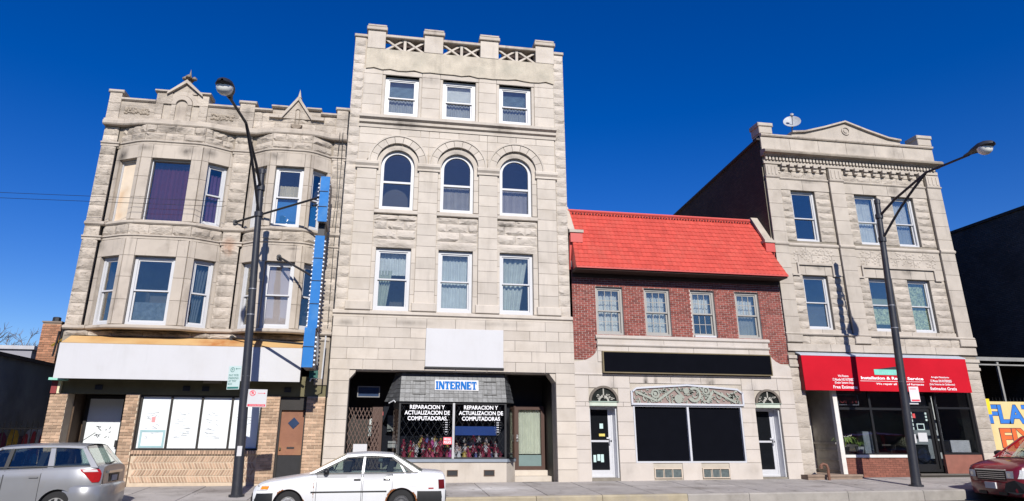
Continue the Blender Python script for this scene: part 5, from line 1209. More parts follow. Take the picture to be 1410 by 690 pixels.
# shop windows
blkf = surf('black_frame', (.012,.012,.013), .4)
mb = MB(); mb.box(14.58, 21.12, 2.4, 2.45, 0, 4.2); mb.box(14.58,21.12,.3,2.45,4.15,4.2); mb.box(15.75,21.12,.3,2.4,0,.12); mb.build('shop_room', surf('shop_room', (.12,.11,.10), .9, .3, 1.5), b4)
mb = MB(); ring(mb, 15.78, 18.45, .8, 3.0, .06, .05, .13); mb.box(17.02,17.1,.055,.125,.86,2.94); mb.box(15.84,17.02,.056,.124,2.3,2.38); mb.box(17.1,18.39,.056,.124,2.3,2.38); w4 = mb.build('shop_window', blkf, b4); w4['label'] = 'black framed shop window with potted plants behind'
q = MB(); q.box(15.84,17.02,.085,.09,.86,2.94); q.box(17.1,18.39,.085,.09,.86,2.94); q.build('pane', glass_d, w4)
q = MB(); q.box(15.76, 18.4, -.02, .13, .73, .82); q.build('sill', oldwhite, w4)
mb = MB(); mb.box(15.66, 18.4, .03, .2, .0, .73); mb.build('stall_riser', surf('brown_mortar', (.12,.06,.05), .95), b4)
mb = MB(); brick_rows(mb, 15.68, 18.4, .1, .72, (), .03, .22, .066, .009, .008); mb.build('stall_brick', brownbrick, b4, kind='stuff')
mb = MB(); mb.box(15.6, 15.76, -.02, .14, .1, 3.05); mb.build('white_post', oldwhite, b4)
mb = MB(); ring(mb, 18.46, 19.62, .25, 3.0, .09, .2, .32); mb.box(18.55,19.53,.2,.32,2.38,2.46); d = mb.build('door', blkf, b4); d['label'] = 'black framed glass shop door covered in small stickers'
q = MB(); q.box(18.55,19.53,.26,.265,.34,2.38); q.box(18.55,19.53,.26,.265,2.46,2.91); q.build('pane', glass_d, d)
q = MB(); ring(q, 18.58, 19.5, .3, 2.36, .09, .22, .25, .2); q.build('door_leaf', blkf, d)
for bb in ((18.75,19.15,.235,.255,2.52,2.86),(18.9,19.25,.235,.255,1.25,1.55),(18.72,18.8,.235,.255,1.2,1.5)): q = MB(); q.box(*bb); q.build('notice', signwhite, d)
q = MB()
for k in range(5): q.box(18.72,18.8,.24,.255,1.65+.13*k,1.74+.13*k); 
for k in range(4): q.box(19.32,19.39,.24,.255,1.95+.11*k,2.02+.11*k)
ring(q, 18.92, 19.22, 1.64, 1.86, .03, .24, .25); q.build('sticker', surf('pale_sticker', (.4,.5,.48), .6), d)
q = MB(); q.box(18.82,18.92,.235,.255,2.05,2.2); q.build('sticker', surf('red_sticker', (.5,.06,.06), .6), d)
mb = MB(); ring(mb, 19.63, 21.11, .82, 3.0, .07, .05, .14); mb.box(19.7,21.04,.055,.135,2.36,2.43); w5 = mb.build('shop_window', blkf, b4); w5['label'] = 'shop window right of the black door with a white carton behind'
q = MB(); q.box(19.7,21.04,.085,.09,.89,2.36); q.box(19.7,21.04,.085,.09,2.43,2.93); q.build('pane', glass_d, w5)
q = MB(); q.box(19.7,21.1,1.6,1.62,.4,2.9); q.build('grey_partition', surf('grey_partition', (.40,.43,.44), .9, .15, 1.5), w5)
mb = MB(); mb.box(19.63, 21.11, .03, .14, .15, .82); mb.build('red_panel', surf('red_brown_panel', (.22,.085,.06), .7, .15, 4, .1, 40, (.3,.14,.1), .4), b4)
mb = MB(); mb.box(18.3, 21.15, -.22, .3, .02, .2); mb.box(18.3,21.15,-.28,-.2,.16,.215); mb.build('door_step', surf('dark_step', (.1,.09,.08), .9), b4)
# entry recess at the left
stg = surf('stained_grey_paint', (.34,.32,.29), .8, .25, 1.4, .15, 20, (.1,.09,.075), .8)
mb = MB(); mb.box(15.62, 15.66, .13, 1.5, 0, 3.1); mb.box(14.58, 15.62, 1.5, 1.55, 0, 3.1); mb.box(14.58,15.62,.1,1.5,3.0,3.06); mb.build('porch_wall', stg, b4)
mb = MB()
for z in (.3,.62,.95,1.15): mb.box(15.59, 15.62, .15, 1.5, z, z+.035)
mb.box(15.57,15.62,.15,1.5,1.15,1.22); mb.build('wainscot', stg, b4)
mb = MB(); ring(mb, 14.7, 15.6, .3, 2.4, .08, 1.42, 1.5); mb.box(14.78,15.52,1.44,1.47,.38,2.32); d = mb.build('door', oldwhite, b4); d['label'] = 'white side door at the back of the entry'
q = MB(); q.lathe((15.46,1.41,1.3), [(0,-.03),(.03,-.02),(.03,.02),(0,.03)], 8); q.build('door_knob', blackmetal, d)
mb = MB(); mb.box(13.98, 15.95, -.45, 1.5, .0, .2); mb.box(13.96,15.97,-.48,-.3,.15,.215); mb.build('door_step', surf('brown_step', (.23,.17,.13), .9, .2, 4), b4)
pp = MB(); pp.tube([(14.62,-.62,-.0),(14.62,-.62,.42),(14.6,-.6,.52),(14.5,-.58,.55),(14.42,-.56,.5),(14.42,-.56,.44)], .045, 8)
fp = thing('standpipe', 'short rusty bent standpipe by the entry step left of the awning shop', 'pipe', (14.6,-.6,0)); pp.build('pipe', surf('rusty_pipe', (.15,.07,.045), .7, .2, 10), fp)
pp = MB(); pp.lathe((14.42,-.56,.4), [(.06,0),(.06,.08),(.045,.1)], 8); pp.build('valve_cap', surf('rusty_pipe', (.15,.07,.045)), fp)
# plants and cartons in the shop
leafm = surf('spider_leaf', (.27,.42,.09), .6, .3, 9)
def plant(x, y, z, n, L, label, potc):
    t = thing('potted_plant', label, 'plant', (x, y, z)); mb = MB(); r_ = random.Random(int(x*100))
    mb.lathe((x,y,z), [(.1,0),(.14,.24),(.15,.26),(.12,.25)], 10); mb.build('pot', surf('pot_'+label[:5], potc, .6), t); mb = MB()
    for i in range(n):
        a = r_.uniform(0, 6.283); l = L*r_.uniform(.6,1.1); w = .014; p0 = Vector((x,y,z+.24)); d = Vector((math.cos(a), math.sin(a), 0)); s = Vector((-d.y, d.x, 0))*w; vs = []
        for k in range(6):
            u = k/5; c = p0+d*l*.75*u+Vector((0,0,l*(1.5*u-1.25*u*u))); ww = s*(1-u*.9); vs += [c-ww, c+ww]
        mb.add(vs, [(2*k,2*k+1,2*k+3,2*k+2) for k in range(5)])
    mb.build('leaf', leafm, t, kind='stuff')
plant(16.05, .35, .82, 90, .72, 'bushy spider plant at the left of the repair shop window', (.03,.03,.03))
plant(16.62, .36, .82, 40, .4, 'smaller green plant in a pale pot beside a grey cabinet', (.5,.52,.52))
cb_ = MB(); cb_.cham(16.78, 17.12, .3, .6, .82, 1.58, .015); tag(cb_.build('grey_cabinet', surf('cabinet_grey', (.3,.34,.37), .5, .1)), 'small grey metal cabinet standing in the repair shop window', 'cabinet')
cb_ = MB(); cb_.cham(20.2, 20.98, .3, .6, .89, 1.3, .01); tag(cb_.build('carton', surf('white_carton', (.7,.7,.7), .6)), 'white carton lying in the window right of the black door', 'box')
cb_ = MB(); cb_.cham(19.75, 20.18, .32, .6, .89, 1.28, .01); tag(cb_.build('stereo', surf('black_case', (.02,.02,.022), .4)), 'black box beside the white carton in the shop window', 'box')
ng = thing('neon_sign', 'unlit red neon sign hung in the upper left of the repair shop window', 'sign', (16.3,.2,2.6))
q = MB(); ring(q, 15.92, 16.72, 2.46, 2.82, .02, .17, .19); q.build('frame', surf('grey_tube', (.3,.3,.34), .4), ng); text('OPEN', 'lettering', surf('red_tube', (.28,.05,.05), .4), ng, 16.0, 16.65, 2.53, 2.74, .18, .0)
# tumble dryer seen through the door
td = thing('dryer', 'dark front loading dryer seen through the black shop door', 'appliance', (19.1,.6,.3)); q = MB(); q.cham(18.62, 19.42, .45, 1.1, .15, 1.15, .02); q.build('body', surf('dryer_black', (.02,.022,.026), .35), td)
q = MB(); q.lathe((19.15,.45,.78), [(.0,-.0),(.24,.0),(.26,.03),(.2,.07),(.0,.1)], 18, Matrix.Rotation(R(90),3,'X')); q.build('round_door', surf('dryer_glass', (.03,.035,.05), .08, spec=.8), td)
# satellite dish
sd = thing('satellite_dish', 'white satellite dish on the roof edge left of the low pediment', 'dish', (16.1, .8, 12.7))
q = MB(); q.tube([(16.15,.8,12.6),(16.15,.8,13.4),(16.1,.7,13.55)], .025, 6); q.build('mast', surf('dish_grey', (.3,.3,.32), .5), sd)
Md = Vector((-.4,-.75,.42)).to_track_quat('Z','Y').to_matrix()
q = MB(); q.lathe((16.1,.68,13.62), [(0,0),(.12,.012),(.24,.05),(.34,.1),(.335,.115),(.23,.065),(.11,.03),(0,.02)], 20, Md); q.build('reflector', surf('dish_white', (.36,.37,.39), .5, .15, 4, 0, 10, (.25,.25,.25), .5), sd)
q = MB(); hp = Vector((16.1,.68,13.62))+Md @ Vector((0,.05,.42)); q.tube([(16.1,.66,13.4), hp], .018, 6); q.lathe(hp, [(0,-.09),(.06,-.07),(.07,.02),(0,.05)], 8, Md); q.build('feed_arm', surf('dish_grey', (.3,.3,.32)), sd)

# ================================================================== NEIGHBOURS, LEFT AND RIGHT
darkw = surf('dark_stained_wall', (.27,.27,.245), .95, .4, .8, .4, 20, (.42,.44,.39), .7)
ln = thing('dark_side_building', 'low dark walled building with a colourful mural along its foot, left of the stone flats', 'building', (-15, 3, 0))
mb = MB(); mb.box(-22, -12, -2.0, 13, -.5, 3.72); mb.build('wall', darkw, ln)
mb = MB(); mb.box(-22.05, -11.9, -2.05, 13.05, 3.72, 3.84); mb.build('coping', surf('dark_coping', (.06,.05,.045)), ln)
def mural(name, y0, y1, z0, z1, m, k, n=10, seed=0):        # irregular flat painted patch
    r_ = random.Random(seed+k); P = []; cy, cz = (y0+y1)/2, (z0+z1)/2
    for i in range(n):
        a = 6.283*i/n; q = r_.uniform(.78,1.0); P.append((-12+.004+k*.0007, cy+(y1-y0)/2*1.2*q*math.copysign(abs(math.cos(a))**.6, math.cos(a)), cz+(z1-z0)/2*1.15*q*math.copysign(abs(math.sin(a))**.6, math.sin(a))))
    mb = MB(); mb.add(P, [tuple(range(n))]); mb.build(name, m, ln)
mb = MB(); mb.add([(-11.997,-1.9,-.3),(-11.997,10,-.3),(-11.997,10,1.3),(-11.997,-1.9,1.3)], [(0,1,2,3)]); mb.build('mural_band', surf('mural_base', (.10,.05,.07), .85, .7, 2), ln)
mc = {k: surf('mural_'+k, c, .85, .3, 5) for k, c in dict(yellow=(.75,.46,.05), blue=(.10,.28,.62), red=(.5,.05,.07), pale=(.55,.56,.6), maroon=(.22,.04,.09), dark=(.03,.03,.05), cream=(.65,.55,.38)).items()}
k = 0
for nm, y0, y1, z0, z1 in (('pale',4.6,6.6,.9,1.6),('maroon',-1.5,.6,.1,1.5),('red',-.8,.2,.0,.8),('maroon',.8,2.6,.2,1.5),('dark',1.4,2.2,.3,1.0),('red',2.2,3.4,-.1,.5),('maroon',2.6,3.4,.6,1.4),
        ('yellow',3.45,4.25,-.1,1.45),('dark',3.6,3.68,.0,1.0),('dark',3.95,4.03,.0,1.1),('pale',3.7,4.0,.55,.85),('cream',4.2,4.5,-.1,.9),('blue',4.5,5.1,-.1,.85),('blue',5.3,6.1,-.1,.7),('red',4.5,4.85,.75,1.35),('red',5.1,5.4,.8,1.45),('red',5.7,6.0,.6,1.3),('dark',4.95,5.3,.0,.5),('red',6.2,6.5,.3,1.4),('yellow',5.5,5.8,-.1,.25)):
    k += 1; mural('mural_shape', y0, y1, z0, z1, mc[nm], k, 10, 5)
ch = thing('brick_chimney', 'square orange brick chimney rising behind the dark walled building', 'chimney', (-12.4, 6.3, 0))
mb = MB(); mb.box(-12.8, -12.16, 6.0, 6.6, 3.5, 5.4); mb.build('stack', surf('chimney_mortar', (.3,.22,.16), .95), ch)
obr = surf('orange_brick', (.34,.165,.095), .9, .12, 12, .2, 50, isl=.3)
mb = MB(); brick_rows(mb, -12.8, -12.16, 3.8, 5.35, (), 6.0, .2, .085, .014, .015); mb.T = Matrix.Translation((-12.16,6.0,0)) @ Matrix.Rotation(R(90),4,'Z'); brick_rows(mb, 0, .6, 3.8, 5.35, (), 0, .2, .085, .014, .015); mb.build('brick', obr, ch, kind='stuff')
mb = MB(); mb.box(-12.83,-12.13,5.96,6.64,5.4,5.46); mb.build('cap', surf('chimney_cap', (.2,.16,.13), .9), ch); mb = MB(); mb.lathe((-12.48,6.3,5.46), [(.16,0),(.15,.18),(.1,.2)], 8); mb.build('chimney_pot', blackmetal, ch)
gb = thing('grey_shed', 'flat pale grey shed roof behind the dark walled building', 'building', (-17, 11, 0))
mb = MB(); mb.box(-24, -14.6, 9.5, 16, 0, 4.75); mb.build('wall', surf('pale_siding', (.26,.26,.29), .8, .08, 3), gb); mb = MB(); mb.box(-24.1,-14.5,9.4,16.1,4.75,4.9); mb.build('roof', surf('shed_roof', (.4,.4,.42), .7), gb)
hb = thing('yellow_beam', 'short yellow beam and dark brackets sticking out beside the white fascia end', 'bracket', (-9.6,.3,4))
mb = MB(); mb.tube([(-10.0,.7,3.95),(-9.48,.3,4.15)], .04, 4); mb.build('beam', surf('yellow_paint', (.6,.38,.05), .6), hb)
mb = MB()
for dx, zt in ((-.12,4.35),(-.02,4.45),(.14,4.42)): mb.tube([(-9.72+dx,.5,3.6),(-9.62+dx,.4,zt)], .03, 5)
mb.build('bracket', blackmetal, hb)
fe = thing('iron_fence', 'black iron picket fence closing the gap beside the stone flats', 'fence', (-10.7, 1.2, 0))
for i in range(17):
    x = -12+i*.155; mb = MB(); mb.tube([(x,1.2,-.1),(x,1.2,1.65),(x,1.2,1.78)], [.014,.014,.001], 4); mb.build('picket', surf('iron_black', (.007,.007,.008), .7, spec=.1), fe)
for z in (.15,1.5): mb = MB(); mb.box(-12.02,-9.47,1.18,1.22,z,z+.04); mb.build('rail', surf('iron_black', (.007,.007,.008)), fe)
# bare tree far left
bark = surf('bare_bark', (.12,.09,.075), .95, .2, 6)
tr = thing('bare_tree', 'leafless tree behind the grey shed at the far left', 'tree', (-22.6, 22, 0))
rnd = random.Random(5); segs = []
def branch(p, d, L, r, lv):
    q = p+d*L; segs.append((p, q, r, r*.68, lv))
    if lv == 0: return
    for k in range(3 if lv > 1 else 4):
        ax = Vector((rnd.uniform(-1,1), rnd.uniform(-1,1), rnd.uniform(-.2,.7))).normalized()
        branch(p+d*L*rnd.uniform(.6,1), (d*.75+ax*.7).normalized(), L*rnd.uniform(.6,.8), r*.6, lv-1)
branch(Vector((-22.6,22,-.5)), Vector((0,0,1)), 2.8, .2, 6)
mb = MB(); c_ = MB()
for p, q, r0, r1, lv in segs:
    (mb if lv >= 4 else c_).tube([p, q], [r0, r1], 5 if lv > 2 else 3, cap=False)
mb.build('trunk', bark, tr); c_.build('crown', bark, tr)
# right: dark tall neighbour, canopy and painted sign
rb = thing('dark_tall_building', 'tall building with a blank black side wall at the far right', 'building', (30, 3, 0))
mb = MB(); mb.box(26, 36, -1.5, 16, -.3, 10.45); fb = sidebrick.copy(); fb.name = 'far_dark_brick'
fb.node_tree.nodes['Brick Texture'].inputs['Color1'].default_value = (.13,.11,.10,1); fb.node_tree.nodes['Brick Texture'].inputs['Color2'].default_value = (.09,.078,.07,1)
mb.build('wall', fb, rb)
mb = MB(); mb.box(25.94, 36.05, -1.56, 16.05, 10.45, 10.56); mb.build('coping', surf('dark_coping', (.06,.05,.045)), rb)
cn = thing('shed_canopy', 'dark open canopy on thin steel posts behind the painted tyre sign', 'canopy', (24, 3, 0))
mb = MB(); mb.box(21.75, 25.98, 1.0, 9, 4.3, 4.36); mb.build('roof_sheet', surf('canopy_dark', (.02,.02,.02), .9), cn)
gst = surf('grey_steel', (.24,.24,.23), .6, .15, 4)
mb = MB(); mb.box(21.75, 25.98, .94, 1.0, 4.22, 4.36); mb.build('front_beam', gst, cn); mb = MB(); mb.box(21.75, 25.98, .97, 1.0, 4.05, 4.1); mb.build('lower_rail', gst, cn)
for x in (23.55, 25.6): mb = MB(); mb.box(x, x+.08, 1.0, 1.08, 0, 4.3); mb.build('post', gst, cn)
mb = MB(); mb.box(21.75, 25.98, 8.5, 8.6, 0, 4.3); mb.build('back_wall', surf('canopy_dark', (.02,.02,.02)), cn)
sg = thing('painted_sign', 'hand painted yellow sign reading FLAT FIX in blue and orange capitals', 'sign', (23.6, .6, .8))
ysg = surf('faded_yellow_board', (.62,.48,.22), .7, .1, 2, .1, 20, (.6,.55,.4), .4)
def P2(x): return x
mb = MB(); mb.box(22.05, 25.9, .6, .66, .05, 2.68); mb.build('board', ysg, sg)
blu = surf('sign_blue', (.03,.16,.52), .6, .15, 6); org = surf('sign_orange', (.62,.12,.03), .6, .12, 6); dkl = surf('sign_shadow', (.02,.025,.05), .7)
for s, x0, x1, z0, z1, m in (('FLAT',22.3,24.35,1.9,2.56,blu),('FIX',22.62,24.2,1.05,1.72,org)):
    text(s, 'lettering_edge', dkl, sg, x0-.03, x1+.05, z0-.02, z1+.02, .596, .05); text(s, 'lettering', m, sg, x0, x1, z0, z1, .592, .033)
mb = MB(); mb.box(22.45, 24.2, .59, .6, .6, .92); mb.build('white_patch', signwhite, sg)
mb = MB()
for i in range(26): x = 22.05+i*.15; mb.tube([(x,.63,2.68),(x,.63,2.84)], [.012,.002], 4)
mb.build('spike', blackmetal, sg)
mb = MB(); mb.box(21.74, 22.06, .2, .24, 2.2, 2.75); ty = tag(mb.build('yellow_plate', surf('bright_yellow', (.75,.55,.03), .5)), 'small bright yellow plate beside the stone pier and the painted sign', 'sign')

# ================================================================== STREET LAMPS AND POST SIGNS
def lamp(px, base_y, top, label):
    t = thing('street_lamp', label, 'street lamp', (px, base_y, gz(px, base_y)), 'street lamps')
    zb = gz(px, base_y); B = Vector((px, base_y, zb)); TP = Vector((top[0], base_y, top[1])); ax = (TP-B).normalized()
    def on(f): return B.lerp(TP, f)
    mb = MB(); mb.tube([B, on(.02), on(.4), on(.99)], [.15,.135,.115,.085], 16); mb.build('pole', pole_m, t, 50)
    mb = MB(); mb.tube([B+Vector((0,0,-.01)), B+Vector((0,0,.05))], .2, 12); mb.build('base_plate', pole_m, t)
    mb = MB(); mb.tube([on(.985), on(1.0), on(1.006)], [.1,.1,.04], 12); mb.build('pole_cap', pole_m, t)
    sx_ = .3 if px > 0 else -.28; hd = Vector((top[0]+sx_, -6.45, 9.42)); j = Vector((top[0]+sx_*.53, -4.6, 9.42))
    up0 = on(.935); lo0 = on(.845)
    mb = MB(); mb.tube([up0, up0.lerp(j,.35)+Vector((0,0,.08)), j, hd+Vector((0,.35,-.02))], [.045,.042,.04,.035], 8); mb.build('upper_arm', pole_m, t, 50)
    mb = MB(); P = [lo0.lerp(j, k/8)+Vector((0,0,.10*math.sin(k/8*math.pi))) for k in range(9)]; mb.tube(P, .04, 8); mb.build('lower_arm', pole_m, t, 50)
    for f in (.935,.845): mb = MB(); mb.tube([on(f-.008), on(f+.008)], .125, 12); mb.build('clamp', pole_m, t)
    for f in (.28,.335,.52,.6): mb = MB(); mb.tube([on(f-.0012), on(f+.0012)], .128-.03*f, 14); mb.build('pole_strap', surf('steel_strap', (.35,.35,.36), .4, metal=.6), t)
    # cobra head luminaire
    mb = MB(); vs = []; n = 12; prof = [(.5,.05,.05,.02),(.3,.09,.07,.03),(.12,.17,.12,.05),(-.1,.22,.17,.06),(-.3,.21,.16,.06),(-.45,.14,.1,.05),(-.52,.03,.03,.02)]
    for dy, w, hu, hl in prof:
        for k in range(n):
            a = 6.283*k/n; vs.append(hd+Vector((w*math.cos(a), dy, (hu if math.sin(a) > 0 else hl)*math.sin(a))))
    fs = [(i*n+k, i*n+(k+1)%n, (i+1)*n+(k+1)%n, (i+1)*n+k) for i in range(len(prof)-1) for k in range(n)]
    mb.add(vs, fs); mb.build('lamp_housing', pole_m, t, 50)
    mb = MB(); mb.lathe(hd+Vector((0,-.2,-.03)), [(.0,-.2),(.1,-.185),(.17,-.12),(.2,-.03),(.2,.02)], 18); mb.build('lamp_bowl', surf('frosted_glass', (.72,.72,.68), .35), t, 50)
    return t
lamp(-3.5, -2.5, (-3.84, 8.9), 'black street lamp in front of the bowed stone flats')
lamp(16.2, -2.5, (16.65, 9.2), 'black street lamp in front of the red awning shop')
def onpole(z): f = (z+.1)/9.0; return -3.5-.34*f
ps = thing('parking_sign', 'pale green pay for parking sign on the left lamp post', 'sign', (onpole(2.7), -2.6, 2.7))
x = onpole(2.95); yaw = R(-24); TS = Matrix.Translation((x-.13,-2.63,2.53)) @ Matrix.Rotation(yaw,4,'Z')
palg = surf('pale_green_sign', (.48,.60,.58), .5, .04); dgn = surf('dark_green_print', (.03,.16,.14), .6)
mb = MB(TS); mb.cham(-.36,.02,-.006,.006,0,.62,.002); mb.build('plate', palg, ps)
mb = MB(TS); mb.box(-.34,.0,-.009,-.007,.02,.07); mb.strip_arch(-.24,.52,.052,.065,-.009,-.007,0,2*math.pi,16); mb.box(-.12,.0,-.009,-.007,.535,.547); mb.prism([(-.15,.541),(-.11,.565),(-.11,.517)],-.009,-.007); mb.build('print', dgn, ps)
text('P', 'lettering', dgn, ps, -.262, -.218, .488, .55, -.009, .02, TS)
for i, s in enumerate(('PAY FOR','PARKING','AT PAY','BOX')): text(s, 'lettering', dgn, ps, -.33, -.33+(.3,.3,.25,.13)[i], .345-.075*i, .4-.075*i, -.009, .01, TS)
ns = thing('no_parking_sign', 'white and red no parking sign lower on the left lamp post', 'sign', (onpole(2.3), -2.6, 2.3))
x = onpole(2.35); TS = Matrix.Translation((x+.12,-2.63,2.08)) @ Matrix.Rotation(R(6),4,'Z'); redp = surf('red_print', (.62,.03,.06), .6)
mb = MB(TS); mb.cham(-.01,.48,-.006,.006,0,.46,.002); mb.build('plate', signwhite, ns)
mb = MB(TS); mb.box(.01,.46,-.009,-.007,.02,.075); mb.strip_arch(.11,.36,.062,.076,-.009,-.007,0,2*math.pi,16); mb.prism([(.06,.40),(.075,.41),(.165,.32),(.15,.31)],-.01,-.007); mb.box(.24,.40,-.009,-.007,.355,.365); mb.prism([(.44,.36),(.4,.38),(.4,.34)],-.009,-.007); mb.build('print', redp, ns)
text('P', 'lettering', redp, ns, .085, .14, .315, .405, -.009, .02, TS)
text('NO PARKING TOW ZONE', 'lettering', signwhite, ns, .05, .43, .034, .062, -.0105, .01, TS)
rs = thing('tow_sign', 'small white and pink parking notice on the right lamp post', 'sign', (16.35, -2.6, 2.8))
TS = Matrix.Translation((16.45,-2.63,2.45)) @ Matrix.Rotation(R(-10),4,'Z')
mb = MB(TS); mb.cham(-.02,.28,-.006,.006,0,.46,.002); mb.build('plate', surf('pinkish_white', (.72,.62,.63), .5), rs)
mb = MB(TS); mb.box(.01,.26,-.009,-.007,.02,.07); mb.box(.01,.2,-.009,-.007,.38,.40); mb.build('print', redp, rs)
st = MB(); xq = onpole(.95); st.box(xq-.05, xq+.07, -2.64, -2.622, .85, 1.1); tag(st.build('sticker', signwhite), 'torn white sticker low on the left lamp post', 'sticker')
# bands on poles

# shops on the photographer's side of the street: what the lower glass mirrors
ob = thing('far_side_shops', 'plain brick shops on the near side of the street, behind the viewer', 'building', (5, -30, 0))
dbk = surf('plain_brick', (.16,.085,.06), .95, .2, 2)
for xa, xb, h_ in ((-60,-34,8),(-34,-12,7),(-12,6,8.6),(6,24,7.2),(24,44,8.2),(44,66,7)):
    mb = MB(); mb.box(xa, xb-.02, -38, -26.5, -.6, h_); mb.build('wall', dbk, ob); mb = MB(); mb.box(xa, xb-.02, -38.1, -26.3, h_, h_+.3); mb.build('cornice', stone4, ob)
    mb = MB(); mb.box(xa+1, xb-1, -26.5, -26.45, .4, 3); mb.build('shop_window', surf('plain_dark_glass', (.03,.03,.035), .2), ob)

# ================================================================== CARS
tyre_m = surf('tyre_rubber', (.018,.018,.019), .85, .15, 12); trim_m = surf('black_trim', (.015,.016,.018), .5, .1, 8)
amber = surf('amber_lens', (.7,.22,.02), .2); redlens = surf('red_lens', (.32,.012,.015), .15, .1, 20); clearl = surf('clear_lens', (.55,.57,.58), .12, .25, 25, spec=.8)
seat_m = surf('dark_seat', (.035,.035,.04), .9); rust = surf('rust', (.2,.07,.02), .95, .5, 25, .5, 60)
chrome = surf('chrome', (.6,.6,.6), .3, .05, 3, metal=1.); hub_m = surf('hubcap', (.42,.42,.42), .35, .15, 10, metal=.5)
def interp(tab, u):
    if u <= tab[0][0]: return tab[0][1:]
    for a, b in zip(tab[:-1], tab[1:]):
        if u <= b[0]:
            t = (u-a[0])/(b[0]-a[0]); return [p+(q-p)*t for p, q in zip(a[1:], b[1:])]
    return tab[-1][1:]
